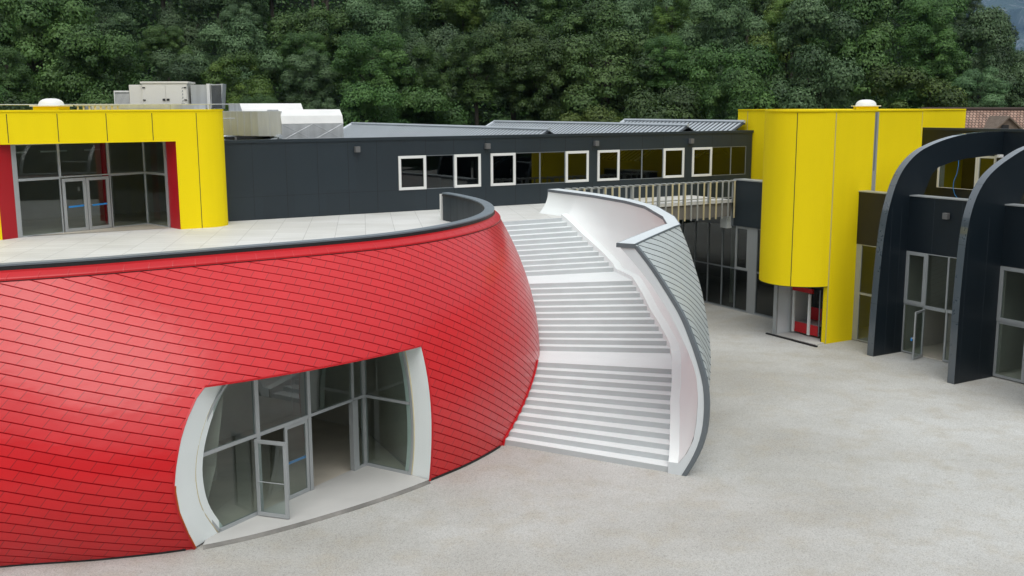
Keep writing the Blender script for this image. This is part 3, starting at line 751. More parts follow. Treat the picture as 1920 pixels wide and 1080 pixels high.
# top cap
cp_ = MB(); azk = sorted(lin(A0+0.1, A1, 60)+[104.2, 104.6, 96.5], reverse=True)
cp_.grid([[pol(a, chord(a, IT)-0.02, wZ(a)) for a in azk], [pol(a, wR(a, wZ(a))+0.03, wZ(a)) for a in azk]]); cp_.build('top_cap', 'cap_white', cw)
ce = MB().grid([[pol(a, chord(a, IT)-0.025, wZ(a)-dz) for a in azk] for dz in (0.0, 0.12)]); ce.build('cap_inner_edge', 'trim_grey', cw, solid=0.02)
ce = MB().grid([[pol(a, wR(a, wZ(a))+0.035, wZ(a)-dz) for a in azk] for dz in (0.0, 0.05)]); ce.build('cap_outer_edge', 'cap_grey', cw, solid=0.02)
ce = MB().add([pol(A0+0.12, chord(A0, IT)-0.04, 6.96), pol(A0+0.12, wR(A0, 6.96)+0.05, 6.96), pol(A0+0.12, wR(A0, 6.96)+0.05, 6.83), pol(A0+0.12, chord(A0, IT)-0.04, 6.83)], [(0, 1, 2, 3)]); ce.build('cap_front_edge', 'trim_grey', cw, solid=0.02)
# front end face and its dark edge strip
zl = lin(0.0, 6.9, 30)
zl2 = sorted(set(zl+[0.36, 0.372]))
inf = lambda z: 18.9 if z < 0.365 else inn119(z)
ef = MB().grid([[pol(A0+0.05, inf(z), z), pol(A0+0.05, wR(A0, z)-0.0, z)] for z in zl2]); ef.build('end_face', 'cap_white', cw)
es = MB().grid([[pol(A0+0.08, wR(A0, z)-0.10, z), pol(A0+0.08, wR(A0, z)+0.04, z), pol(A0-0.3, wR(A0, z)+0.05, z)] for z in zl]); es.build('edge_strip', 'trim_grey', cw)
rv = MB().grid([[pol(A0+0.05-d, inn119(z)+0.003, z) for d in (0, 0.5, 1.0)] for z in zl2 if z > 0.37]); rv.build('end_reveal', 'white', cw)
fe = MB().grid([[inner(A1, t) for t in lin(0, 1, 10)], [pol(A1, wR(A1, 6.0+1.1*t), 6.0+1.1*t) for t in lin(0, 1, 10)]]); fe.build('far_end', 'cap_grey', cw)

# red trim line down the shell beside the bottom flight
tl = [pol(a, shellR(a, max(0.02, nosz(a)))+0.02, nosz(a)+0.04) for a in lin(118.5, 103.0, 22)]
MB().tube([pol(119.0, 13.2, 0.0)]+tl, 0.03, 6).build('edge_trim', 'red', red)

# ================================================================== DARK WING (behind the terrace)
wing = thing('dark_wing', 'long low anthracite wing with a row of pale framed windows behind the terrace', 'building', Af(15, 0, 6))
WT, WS = 8.69, 7.04
wins = [(8.2, 12.72, [(8.2, 9.68, 'f'), (9.68, 11.21, 'g'), (11.21, 12.72, 'f')]),
        (13.27, 19.26, [(13.27, 14.74, 'f'), (14.74, 16.22, 'g'), (16.22, 17.78, 'g'), (17.78, 19.26, 'f')]),
        (19.81, 25.74, [(19.81, 21.27, 'f'), (21.27, 22.8, 'g'), (22.8, 24.26, 'g'), (24.26, 25.74, 'f')]),
        (26.30, 30.35, [(26.30, 27.76, 'f'), (27.76, 29.2, 'g'), (29.2, 30.35, 'g')])]
wb = MB()
wb.box(Af, -0.34, 30.78, -0.35, 0, 5.6, WS); wb.box(Af, -0.34, 30.78, -0.35, 0, WT, 9.46)
x = -0.34
for a, b, _ in wins: wb.box(Af, x, a, -0.35, 0.0, WS, WT); x = b
wb.box(Af, x, 30.78, -0.35, 0.0, WS, WT)
wb.box(Af, 30.45, 30.78, -6, -0.36, 5.6, 9.46)
wb.build('wall', 'dark', wing)
MB().box(Af, -0.34, 30.84, -0.42, 0.05, 9.461, 9.60).build('parapet_cap', 'dark', wing)
jb = MB()
for u in [1.1, 2.65, 4.15, 5.65, 7.1]+[9.68, 11.21, 13.0, 14.74, 16.22, 17.78, 19.5, 21.27, 22.8, 24.26, 26.0, 27.76, 29.2]:
    for z0, z1 in (((6.0, 9.45),) if u < 8 else ((6.0, WS-0.01), (WT+0.01, 9.45))):
        MB().box(Af, u-0.008, u+0.008, 0, 0.003, z0, z1).build('panel_joint', 'dark_joint', wing)
MB().box(Af, -0.3, 8.2, 0.0, 0.0035, WS-0.0, WS+0.014).build('panel_joint', 'dark_joint', wing)
for a, b, parts in wins:
    for u0, u1, kd in parts:
        if kd == 'f': window(Af, wing, 'u', 0.0, u0+0.01, u1-0.01, WS, WT, 0.13, 0.09, 'frame_white', 'glass_dark')
        else: window(Af, wing, 'u', -0.03, u0, u1, WS, WT, 0.035, 0.05, 'alu_dark', 'glass_dark')
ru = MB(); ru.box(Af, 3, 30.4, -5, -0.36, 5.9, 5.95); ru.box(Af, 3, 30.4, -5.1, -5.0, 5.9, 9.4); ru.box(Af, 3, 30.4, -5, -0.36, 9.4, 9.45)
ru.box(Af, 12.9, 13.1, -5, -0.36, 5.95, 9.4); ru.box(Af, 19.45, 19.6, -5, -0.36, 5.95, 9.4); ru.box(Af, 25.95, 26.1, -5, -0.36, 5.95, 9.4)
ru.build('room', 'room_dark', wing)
for i, (u, lab) in enumerate(((6.07, 'square grey wall lamp on the blank dark wall left of the windows'), (13.05, 'square grey wall lamp between the first and second window groups of the dark wing'),
                              (19.65, 'square grey wall lamp between the second and third window groups of the dark wing'), (26.13, 'square grey wall lamp above the last window group beside the yellow tower'))):
    t = thing('wall_lamp', lab, 'lamp', Af(u, 0, 9.1), 'square wall lamps')
    MB().box(Af, u-0.12, u+0.12, 0.03, 0.24, 8.93, 9.20).build('lamp_body', 'lamp', t, bevel=0.01)
    MB().box(Af, u-0.05, u+0.05, 0.0, 0.03, 9.0, 9.12).build('wall_bracket', 'black', t)

# ribbed metal roofs running back from the wing
for rid, (sr_, zr, left, zl_, far, lab) in enumerate(((17.1, 9.76, 13.6, 7.9, -29, 'leftmost ribbed grey metal roof rising behind the parapet beside the duct'),
                              (26.4, 9.86, 22.9, 8.0, -23.5, 'middle ribbed grey metal roof behind the dark parapet'),
                              (30.6, 10.02, 27.1, 8.1, -12.5, 'rightmost ribbed grey metal roof ending at the yellow tower'),
                              (2.6, 9.62, -1.5, 8.2, -9, 'small patch of ribbed metal roof under the ducts by the yellow pavilion'))):
    t = thing('metal_roof', lab, 'roof', Af(sr_, -5, 9), 'ribbed metal roofs')
    pan = MB().add([Af(left, -0.5, zl_), Af(sr_, -0.5, zr), Af(sr_, far, zr), Af(left, far, zl_)], [(0, 1, 2, 3)])
    right = sr_+3 if rid != 2 else sr_+0.1
    pan.add([Af(sr_, -0.5, zr), Af(right, -0.5, zr-0.55*(right-sr_)), Af(right, far, zr-0.55*(right-sr_)), Af(sr_, far, zr)], [(0, 1, 2, 3)])
    pan.build('roof_pan', 'roof_dark', t, solid=0.05)
    rb = MB(); v = -0.7
    while v > far:
        w_ = 0.20
        p = [(left, v, zl_), (sr_, v, zr), (sr_, v-w_, zr), (left, v-w_, zl_)]
        rb.hexa([Af(u, vv, z+0.01) for u, vv, z in p]+[Af(u, vv, z+0.05) for u, vv, z in p]); v -= 0.40
    rb.build('roof_rib', 'roof_metal', t)
    MB().tube([Af(sr_, -0.5, zr+0.08), Af(sr_, far, zr+0.08)], 0.10, 6).build('ridge_cap', 'roof_metal', t)
    MB().tube([Af(left, far, zl_+0.06), Af(sr_, far, zr+0.06)], 0.09, 6).build('verge_cap', 'roof_metal', t)

# ================================================================== ROOF PLANT
def rect_duct(name, label, pts, hw, hh, mat, seams=True, top=None):
    """box duct of half width/height swept along pts"""
    t = thing(name, label, 'duct', pts[0])
    P = [Vector(p) for p in pts]; rows = []
    for i, p in enumerate(P):
        d = (P[min(i+1, len(P)-1)]-P[max(i-1, 0)]).normalized(); s = d.cross(Vector((0, 0, 1))).normalized(); u = s.cross(d)
        rows.append([p+s*hw*a+u*hh*b for a, b in ((-1, -1), (1, -1), (1, 1), (-1, 1), (-1, -1))])
    b = MB().grid(rows)
    for r in (rows[0], rows[-1]): b.add(r[:4], [(0, 1, 2, 3)])
    b.build('duct_body', mat, t)
    if seams:
        sb = MB()
        for i in range(len(P)-1):
            n = max(1, int((P[i+1]-P[i]).length/1.1))
            for k in range(n):
                q = P[i].lerp(P[i+1], (k+0.5)/n); d = (P[i+1]-P[i]).normalized(); s = d.cross(Vector((0, 0, 1))).normalized(); u = s.cross(d)
                o = 0.03; ring_ = [q+s*(hw+o)*a+u*(hh+o)*b2 for a, b2 in ((-1, -1), (1, -1), (1, 1), (-1, 1), (-1, -1))]
                sb.grid([[x-d*0.02 for x in ring_], [x+d*0.02 for x in ring_]])
        sb.build('duct_flange', mat, t)
    return t
# big elbow duct standing just behind the parapet
def elbow(F, u0, u1, v0, v1, z0, z1, label, loc):
    t = thing('roof_duct', label, 'duct', loc, 'large metal ducts on the roof')
    h = z1-z0
    prof = [(v1, z0), (v1, z0+h*0.55), (v1-0.10, z0+h*0.80), (v1-0.42, z1), (v0, z1), (v0, z0)]
    b = MB()
    L = [F(u0, v, z) for v, z in prof]; Rr = [F(u1, v, z) for v, z in prof]; n = len(prof)
    b.add(L+Rr, [tuple(range(n-1, -1, -1)), tuple(range(n, 2*n)), (0, 1, n+1, n), (5, 0, n, 2*n-1)])
    b.build('duct_body', 'galv', t)
    c = MB().add([F(u, v, z) for u in (u0, u1) for v, z in prof[1:5]], [(0, 1, 5, 4), (1, 2, 6, 5), (2, 3, 7, 6)]); c.build('duct_cover', 'duct_white', t, solid=0.01)
    x_ = MB()
    um, zm, zb, zt = (u0+u1)/2, z0+h*0.28, z0+0.02, z0+h*0.54
    for A_, B_ in (((u0, zb), (um, zt)), ((um, zt), (u1, zb)), ((u0, zt), (um, zb)), ((um, zb), (u1, zt))):
        x_.tube([F(A_[0], v1+0.005, A_[1]), F(B_[0], v1+0.005, B_[1])], 0.012, 4)
    x_.build('cross_fold', 'galv', t)
    MB().box(F, u0-0.05, u1+0.05, v1-0.03, v1+0.04, z0-0.02, z0+0.10).build('base_flange', 'galv', t)
    return t
elbow(Af, 2.75, 5.75, -2.9, -0.75, 9.50, 10.92, 'boxy metal duct elbow with white rounded cover, right end above the dark wall', Af(4.2, -1.5, 9.5))
elbow(Af, 2.0, 5.1, -7.0, -4.5, 9.75, 11.22, 'metal duct elbow with white top just behind and left of the front elbow', Af(2.6, -5.5, 9.6))
def ductbox(F, pts, z0, z1, mat, label, loc):
    t = thing('roof_duct', label, 'duct', loc, 'large metal ducts on the roof')
    MB().prism([F(u, v)[:2] for u, v in pts], z0, z1).build('duct_body', mat, t)
    for i in range(len(pts)):
        (ua, va), (ub, vb) = pts[i], pts[(i+1) % len(pts)]; L = math.hypot(ub-ua, vb-va); n = int(L/0.55)
        for k in range(1, n):
            q = (ua+(ub-ua)*k/n, va+(vb-va)*k/n); p3 = F(*q, 0)
            MB().tube([(p3[0], p3[1], z0), (p3[0], p3[1], z1+0.01)], 0.018, 4).build('duct_flange', mat, t)
    return t
ductbox(Af, [(1.0, -4.2), (0.2, -7.5), (3.3, -7.5), (4.2, -3.0), (2.75, -0.85), (1.9, -1.6)], 9.72, 10.86, 'galv', 'zigzag run of shiny metal duct joining the two elbows', Af(2, -3, 9.6))
ductbox(Af, [(-4.5, -7.2), (-4.5, -9.3), (1.2, -9.3), (0.9, -7.2)], 10.1, 11.2, 'galv', 'straight metal duct running left behind the yellow pavilion corner', Af(-2, -8, 9.6))
lg = thing('duct_support', 'dark steel stand under the metal ducts', 'stand', Af(0.6, -2, 9))
b = MB()
for u, v in ((-0.6, -2.2), (0.9, -1.9), (0.9, -5), (-0.6, -5)): b.box(Af, u-0.05, u+0.05, v-0.05, v+0.05, 8.8, 9.7)
b.build('leg', 'lamp', lg); MB().box(Af, -0.9, 3.0, -2.4, -1.9, 9.60, 9.70).build('beam', 'black', lg)
vt = thing('roof_vent', 'small pale box vent beside the yellow pavilion corner', 'vent', Af(-0.35, -1, 9.5))
MB().box(Af, -1.2, 0.0, -1.6, -0.9, 9.3, 10.05).build('vent_body', 'cream', vt); MB().box(Af, -1.3, 0.1, -1.7, -0.8, 10.05, 10.12).build('vent_cap', 'duct_white', vt)

# air handling unit behind the pavilion (frame at its front left corner)
AH = frame((-19.6, 56.5), 84)
ah = thing('air_handling_unit', 'cream air handling unit with two service doors on the roof behind the yellow pavilion', 'air handler', AH(1.5, -1, 9.9))
MB().box(AH, 0, 2.35, -2.0, 0, 9.9, 12.32).build('cabinet', 'cream', ah, bevel=0.02)
MB().box(AH, -0.06, 2.41, -2.06, 0.06, 12.321, 12.42).build('cabinet_roof', 'cream', ah)
for u0, u1 in ((0.06, 1.22), (1.25, 2.30)):
    d = MB().box(AH, u0, u1, 0.003, 0.03, 10.0, 12.25).build('service_door', 'cream', ah, bevel=0.008)
    s = 1.13 if u0 < 1 else 1.34
    MB().box(AH, s-0.07, s+0.07, 0.032, 0.08, 11.42, 11.52).build('latch', 'black', d)
    for z in (12.1, 11.45):
        hx = u0+0.05 if u0 < 1 else u1-0.05
        MB().box(AH, hx-0.07, hx+0.07, 0.032, 0.07, z-0.03, z+0.03).build('hinge', 'black', d)
lt = MB()   # faint maker's mark: a small ring and upright strokes
for k in range(5):
    lt.box(AH, 2.09, 2.13, 0.032, 0.036, 12.05-k*0.17, 12.13-k*0.17); lt.box(AH, 2.06, 2.09, 0.032, 0.036, 12.02-k*0.17, 12.05-k*0.17)
lt.tube([AH(2.10+0.09*math.cos(t), 0.036, 11.20+0.09*math.sin(t)) for t in lin(0, 2*math.pi, 15)], 0.012, 4)
lt.build('marking', 'alu_dark', ah)
MB().box(AH, -0.72, -0.01, -1.9, -0.25, 9.9, 12.25).build('side_cabinet', 'cream', ah, bevel=0.02)
gr = MB()
gr.box(AH, -1.45, -0.73, -1.7, -0.25, 9.9, 11.85); gr.build('coil_housing', 'alu_dark', ah)
sl = MB()
for k in range(12): sl.box(AH, -1.42+k*0.06, -1.39+k*0.06, -0.24, -0.22, 10.0, 11.8)
sl.box(AH, -1.5, -1.45, -0.3, -0.2, 9.9, 11.95); sl.box(AH, -1.45, -0.73, -0.3, -0.2, 11.86, 11.95); sl.build('coil_slat', 'frame_white', ah)
AM = lambda u, v, z=0: AH(u*0.86-0.17, v, z)
it = thing('duct_mouth', 'square galvanised duct mouth with a dark louvre beside the cream air handler', 'duct', AM(4.0, -0.8, 11))
MB().box(AM, 3.07, 4.05, -1.5, -0.3, 11.0, 12.25).build('duct_body', 'galv', it)
MB().slab([AM(4.06, -0.2, 10.95), AM(4.25, -0.2, 10.95), AM(4.25, -0.2, 12.3), AM(4.06, -0.2, 12.3)], Vector(AM(0, -1.4, 0))-Vector(AM(0, 0, 0))).build('flange', 'frame_white', it)
MB().slab([AM(4.26, -0.25, 11.0), AM(4.9, -0.25, 10.98), AM(5.05, -0.25, 12.3), AM(4.30, -0.25, 12.25)], Vector(AM(0, -1.2, 0))-Vector(AM(0, 0, 0))).build('hood', 'galv', it)
lv = MB()
for k in range(9):
    lv.box(AM, 4.36+k*0.07, 4.385+k*0.07, -0.24, -0.22, 11.05, 12.2)
lv.build('louvre', 'alu_dark', it); MB().box(AM, 4.33, 4.95, -0.245, -0.235, 11.02, 12.22).build('dark_grille', 'black', it)
MB().box(AM, 3.9, 4.3, -1.2, -0.5, 9.9, 11.0).build('stand', 'galv', it)

# ================================================================== YELLOW PAVILION (left)
pav = thing('yellow_pavilion', 'yellow pavilion on the terrace with a red lined glazed entrance and rounded corner', 'building', PY(-3, -2, 6))
ZP, ZO = 10.90, 9.66
_cp = [(1.0, 0.0), (1.4, -0.03), (1.75, -0.14), (2.05, -0.36), (2.28, -0.75), (2.40, -1.3), (2.42, -2.2)]
corner_pts = [(smooth_tab([(i, p[0]) for i, p in enumerate(_cp)], t), smooth_tab([(i, p[1]) for i, p in enumerate(_cp)], t)) for t in lin(0, 6, 40)]
bd = MB()
# lintel over the opening, right pier with the rounded corner, left pier, rear block
bd.prism([PY(u, v)[:2] for u, v in [(-13, 0), (-6.67, 0), (-6.67, -0.5), (-13, -0.5)]], 5.95, ZP)
bd.prism([PY(u, v)[:2] for u, v in [(-6.67, 0), (0.1, 0), (0.1, -0.45), (-6.67, -0.45)]], ZO, ZP)
bd.prism([PY(u, v)[:2] for u, v in [(0.1, 0)]+corner_pts+[(2.42, -9), (1.6, -9), (1.6, -1.4), (0.1, -0.35)]], 5.95, ZP)
bd.build('wall', 'yellow', pav)
for u in (-9.7, -7.95, -6.16, -4.37, -2.56, -0.79, 0.99): MB().box(PY, u-0.014, u+0.014, 0, 0.004, (ZO+0.06 if -6.5 < u < 0 else 5.95), ZP-0.08).build('wall_joint', 'joint', pav)
rcp = MB(); rcp.prism([PY(u, v)[:2] for u, v in [(-13.05, 0.04), (1.0, 0.04), (1.42, 0.01), (1.78, -0.11), (2.09, -0.34), (2.32, -0.74), (2.45, -1.3), (2.46, -9), (-13.05, -9)]], ZP+0.001, ZP+0.06); rcp.build('roof', 'yellow', pav)
# red reveals
GL_c = (-15.99, 45.83); GL_l = (-19.42, 41.17); GS = (-14.51, 44.33)
def vquad(p, q, z0, z1, name, mat, parent, solid=0.03):
    return MB().add([(p[0], p[1], z0), (q[0], q[1], z0), (q[0], q[1], z1), (p[0], p[1], z1)], [(0, 1, 2, 3)]).build(name, mat, parent, solid=solid)
vquad(GS, PY(0.1, -0.01), 6.0, ZO, 'red_reveal', 'red_panel', pav)
vquad(PY(-6.67, -0.01), (GL_l[0], GL_l[1]-0.05), 6.0, ZO, 'red_reveal', 'red_panel', pav)
MB().add([(*PY(-6.67, 0)[:2], ZO), (*PY(0.1, 0)[:2], ZO), (*GS, ZO), (*GL_c, ZO), (*GL_l, ZO)], [(0, 1, 2, 3, 4)]).build('soffit', 'yellow', pav)
dgx = Vector((GL_l[0]-GL_c[0], GL_l[1]-GL_c[1])); GLn = dgx.length; dgx.normalize()
PF = lambda u, v, z=0: (GL_c[0]+dgx.x*u-dgx.y*v, GL_c[1]+dgx.y*u+dgx.x*v, z)    # u from the corner to the left, v outward
# check outward sign: outward is toward the camera (smaller y)
if PF(0, 1)[1] > PF(0, 0)[1]: PF = lambda u, v, z=0: (GL_c[0]+dgx.x*u+dgx.y*v, GL_c[1]+dgx.y*u-dgx.x*v, z)
ZTm = 8.25
for u0, u1, z0, z1 in ((0.0, 1.75, 6.0, ZTm), (3.97, GLn, 6.0, ZTm), (0.0, 1.75, ZTm, ZO), (1.75, 3.97, ZTm, ZO), (3.97, GLn, ZTm, ZO)):
    window(PF, pav, 'u', 0, u0, u1, z0, z1, 0.05, 0.08, 'alu', 'glass')
for k, (u0, u1) in enumerate(((1.80, 2.85), (2.87, 3.92))):
    d = window(PF, pav, 'u', 0.02, u0, u1, 6.02, ZTm-0.05, 0.13, 0.07, 'alu', 'glass', name='door')
    MB().add([PF(u0+0.14, 0.035, 7.02), PF(u1-0.22, 0.035, 7.0), PF(u1-0.22, 0.035, 7.07), PF(u0+0.14, 0.035, 7.09)], [(0, 1, 2, 3)]).build('blue_tape', 'blue', d)
    if k == 0: MB().tube([PF(2.80, 0.09, 7.08), PF(2.66, 0.09, 7.08)], 0.015, 6).build('handle', 'alu', d)
dsx = Vector((GS[0]-GL_c[0], GS[1]-GL_c[1])); Ls = dsx.length; dsx.normalize()
PS = lambda u, v, z=0: (GL_c[0]+dsx.x*u+dsx.y*v, GL_c[1]+dsx.y*u-dsx.x*v, z)
window(PS, pav, 'u', 0, 0.0, Ls, 6.0, ZTm, 0.05, 0.08, 'alu', 'glass'); window(PS, pav, 'u', 0, 0.0, Ls, ZTm, ZO, 0.05, 0.08, 'alu', 'glass')
MB().box(PS, Ls-0.16, Ls, -0.06, 0.06, 6.0, ZO-0.003).build('end_post', 'alu', pav)
MB().box(PF, GLn, GLn+0.16, -0.06, 0.06, 6.0, ZO-0.003).build('end_post', 'alu', pav)
rp = [(*PY(-7.5, -0.6)[:2],), PF(GLn+1.0, -0.4)[:2], PF(GLn+1, -7)[:2], PY(2.2, -8.6)[:2], PY(2.2, -2.2)[:2], PY(1.5, -1.2)[:2], PS(Ls+0.25, -0.3)[:2]]
MB().grid([[(x, y, z) for x, y in rp] for z in (6.01, 9.8)]).build('room_wall', 'room', pav)
MB().add([(x, y, 9.81) for x, y in rp], [tuple(range(len(rp)))]).build('room_ceiling', 'room', pav)
MB().add([(x, y, 6.012) for x, y in rp], [tuple(range(len(rp)))]).build('room_floor', 'room_floor', pav)
MB().tube([PF(0.9, -1.6, 6.0), PF(0.9, -1.6, 9.8)], 0.14, 12).build('red_column', 'red_panel', pav)
for u in (0.2, 2.2, 4.0): MB().box(PF, u, u+1.2, -2.4, -2.3, 9.2, 9.26).build('ceiling_light', 'frame_white', pav)
MB().box(PF, 1.2, 4.2, -6.95, -6.9, 7.4, 8.2).build('inner_window', 'black', pav)

def dome(label, loc, F, hw, plinth, name='skylight_dome'):
    t = thing(name, label, 'skylight', loc, 'white roof domes')
    MB().box(F, -hw, hw, -hw, hw, loc[2], loc[2]+0.15).build('plinth', plinth, t, bevel=0.01)
    MB().box(F, -hw-0.10, hw+0.10, -hw-0.10, hw+0.10, loc[2]+0.15, loc[2]+0.19).build('rim', 'duct_white', t)
    b = MB(); rows = []
    for j in range(7):
        ph = j/6*math.pi/2; r = (hw-0.02)*math.cos(ph)**0.7 if j < 6 else 0.001; z = loc[2]+0.19+0.28*math.sin(ph)
        rows.append([(loc[0]+r*math.cos(2*math.pi*i/20), loc[1]+r*math.sin(2*math.pi*i/20), z) for i in range(21)])
    b.grid(rows); b.build('dome', 'duct_white', t, smooth=True)
loc = PY(-4.3, -2.2, ZP+0.06); dome('white dome skylight with yellow plinth on the yellow pavilion roof', loc, frame(loc, 92), 0.52, 'yellow')
# roof railing
rl = thing('roof_railing', 'thin pale steel railing along the yellow pavilion roof', 'railing', PY(-4, -3.2, ZP))
MB().tube([PY(-13, -3.0, 11.18), PY(3.4, -3.0, 11.18)], 0.022, 6).build('top_rail', 'alu', rl)
MB().tube([PY(2.2, -3.0, 10.55), PY(3.4, -3.0, 10.55)], 0.022, 6).build('mid_rail', 'alu', rl)
for u in (-9, -7.3, -6.4, -4.9, -1.9, 0.6, 2.3): MB().tube([PY(u, -3.0, ZP-0.3), PY(u, -3.0, 11.17)], 0.025, 6).build('post', 'alu', rl)
fp = thing('roof_ladder_guard', 'short row of pale upright slats on the roof left of the cream air handler', 'railing', PY(-1.5, -5.5, ZP))
for k in range(8): MB().box(PY, -2.9+k*0.24, -2.83+k*0.24, -5.52, -5.47, 10.5, 11.22).build('slat', 'wood_pale', fp)
MB().box(PY, -3.0, -1.1, -5.46, -5.42, 11.12, 11.2).build('rail', 'alu', fp)

# ================================================================== WALKWAY EDGE + RAILING
wk = thing('concrete_walkway', 'raw concrete edge beam of the walkway bridging to the yellow tower', 'walkway', G(-3, -12, 5))
MB().box(G, -10.5, 0.10, -12.1, -11.78, 5.13, 5.87).build('edge_beam', 'concrete', wk)
MB().box(G, -10.5, 0.3, -15.4, -12.11, 5.55, 5.86).build('deck_slab', 'concrete', wk)
MB().box(G, -9.6, 0.3, -11.9, -11.70, 5.875, 6.04).build('edge_kerb', 'duct_white', wk)
wr = thing('slatted_railing', 'galvanised railing with long pale wooden slats hanging over the walkway edge', 'railing', G(-5, -11.6, 6))
MB().box(G, -10.6, 0.32, -11.70, -11.64, 6.98, 7.04).build('top_rail', 'rail_grey', wr)
MB().box(G, -10.6, 0.32, -11.70, -11.64, 6.14, 6.19).build('bottom_rail', 'rail_grey', wr)
u = -10.5; k = 0
while u < 0.2:
    # inner upright, top bracket, outer long slat
    MB().box(G, u+0.20, u+0.26, -11.70, -11.66, 6.02, 7.0).build('baluster', 'rail_grey', wr)
    MB().box(G, u-0.08, u+0.10, -11.74, -11.40, 7.05, 7.09).build('bracket', 'rail_grey', wr)
    z0 = 5.08 if u > -6 else 6.0
    MB().box(G, u-0.035, u+0.03, -11.44, -11.38, z0, 7.05).build('slat', 'wood_pale' if k % 5 not in (3, 4) else 'rail_grey', wr)
    if k % 4 == 1: MB().box(G, u+0.07, u+0.17, -11.72, -11.62, 5.95, 7.04).build('post', 'alu', wr)
    u += 0.42; k += 1

# ================================================================== GLAZED HALL UNDER THE WALKWAY
gh = thing('glazed_hall', 'ground floor hall with tall dark glazing beneath the walkway', 'building', G(1, -12, 0))
mul = [-22.2, -20.9, -19.7, -18.5, -17.3, -16.15, -14.99, -13.85, -12.66, -11.58]
for i in range(len(mul)-1):
    for z0, z1 in ((0.05, 2.27), (2.27, 4.6)):
        window(G, gh, 'v', 0.38, mul[i], mul[i+1], z0, z1, 0.035, 0.10, 'alu_dark', 'glass_dark', out=-1)
window(G, gh, 'v', 0.36, -11.58, -10.56, 2.27, 4.62, 0.12, 0.10, 'alu', 'glass_dark', out=-1)
window(G, gh, 'v', 0.38, -11.58, -10.56, 0.05, 2.27, 0.035, 0.10, 'alu_dark', 'glass_dark', out=-1)
MB().box(G, 0.33, 0.45, -10.56, -9.93, 0.05, 4.62).build('grey_panel', 'alu', gh)
for z0, z1 in ((0.05, 2.27), (2.27, 4.6)):
    window(G, gh, 'v', 0.38, -9.93, -8.4, z0, z1, 0.05, 0.10, 'alu_dark', 'glass_dark', out=-1)
    window(G, gh, 'v', 0.38, -8.4, -6.0, z0, z1, 0.05, 0.10, 'alu_dark', 'glass_dark', out=-1)
MB().box(G, 0.28, 0.40, -22, -6, -0.05, 0.05).build('sill', 'alu', gh)
MB().box(G, 0.34, 0.46, -22.2, -11.6, 4.601, 5.86).build('fascia', 'alu_dark', gh)
MB().box(G, 0.22, 0.9, -11.68, -6.5, 4.64, 7.08).build('dark_fascia', 'dark', gh)
MB().box(G, 0.16, 0.96, -11.72, -6.5, 7.081, 7.14).build('fascia_cap', 'alu', gh)
MB().box(G, 0.05, 0.40, -12.55, -12.0, 4.45, 5.86).build('white_block', 'cap_white', gh)
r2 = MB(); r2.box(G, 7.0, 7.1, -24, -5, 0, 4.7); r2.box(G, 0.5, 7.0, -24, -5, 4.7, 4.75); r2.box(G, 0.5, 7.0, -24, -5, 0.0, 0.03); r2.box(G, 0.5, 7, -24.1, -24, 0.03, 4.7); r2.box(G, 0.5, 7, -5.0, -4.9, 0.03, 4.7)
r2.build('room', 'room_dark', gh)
MB().tube([G(1.6, -13.2, 0.03), G(1.6, -13.2, 4.7)], 0.12, 10).build('column', 'room', gh)

# ================================================================== YELLOW TOWER
tw = thing('yellow_tower', 'tall yellow tower with a rounded overhanging drum above a lift lobby', 'building', G(0, -6, 0))
ZY = 10.74
drum = [(-1.74, -2.885), (-2.2, -3.0), (-2.62, -3.22), (-3.0, -3.52), (-3.27, -3.86), (-3.44, -4.25), (-3.50, -4.68), (-3.46, -5.1), (-3.33, -5.55), (-3.08, -6.0), (-2.72, -6.4), (-2.25, -6.7), (-1.7, -6.9), (-1.1, -6.98), (0.5, -7.0)]
drum = [(smooth_tab([(i, p[0]) for i, p in enumerate(drum)], t), smooth_tab([(i, p[1]) for i, p in enumerate(drum)], t)) for t in lin(0, len(drum)-1, 71)]
body = drum+[(0.5, -8.8), (4.92, -9.5), (4.92, -16.85), (9.5, -16.85), (9.5, -4.65), (4.08, -4.65), (4.08, -2.885)]
db = MB()
up = [G(u, v)[:2] for u, v in body]; n = len(up)
db.prism(up, 4.62, ZY)
lo = [G(u, v)[:2] for u, v in drum[:-1]+[(0.2, -7.0), (0.2, -2.885)]]
db.prism(lo, 2.74, 4.619)
ob = db.build('drum_wall', 'yellow', tw)
MB().prism([G(u, v)[:2] for u, v in [(u-0.05 if v < -3 else u, v+0.04) for u, v in body]], ZY+0.001, ZY+0.07).build('roof_edge', 'yellow', tw)
MB().prism([G(u, v)[:2] for u, v in [(-1.74, -2.885), (0.05, -2.885), (0.05, -3.4), (-1.74, -3.15)]], 0.0, 2.739).build('pier', 'yellow', tw)
jt = MB()
def onDrum(i, t, off=0.006):
    (a, b), (c, d) = drum[i], drum[i+1]; p = (a+(c-a)*t, b+(d-b)*t); L = math.hypot(c-a, d-b); nx_, ny_ = (d-b)/L, -(c-a)/L
    if nx_ > 0: nx_, ny_ = -nx_, -ny_
    if a > -2.7: ny_ = abs(ny_)
    return (p[0]+nx_*off, p[1]+ny_*off)
p = onDrum(18, 0.70); q = onDrum(19, 0.10)
jt.add([G(*p, z) for z in (2.75, ZY-0.05)]+[G(*q, z) for z in (ZY-0.05, 2.75)], [(0, 1, 2, 3)]); jt.build('wall_joint', 'joint', tw, solid=0.004)
gv_ = MB(); gv_.box(G, -1.76, -1.70, -2.887, -2.878, 0.0, ZY-0.05); gv_.box(G, 4.0, 4.03, -2.886, -2.880, 9.5, ZY-0.05); gv_.box(G, 4.905, 4.915, -16.02, -15.98, 9.4, ZY-0.05)
gv_.build('groove', 'yellow_groove', tw)
MB().box(G, 0.78, 1.02, -2.883, -2.868, 7.0, ZY-0.04).build('metal_strip', 'alu', tw)
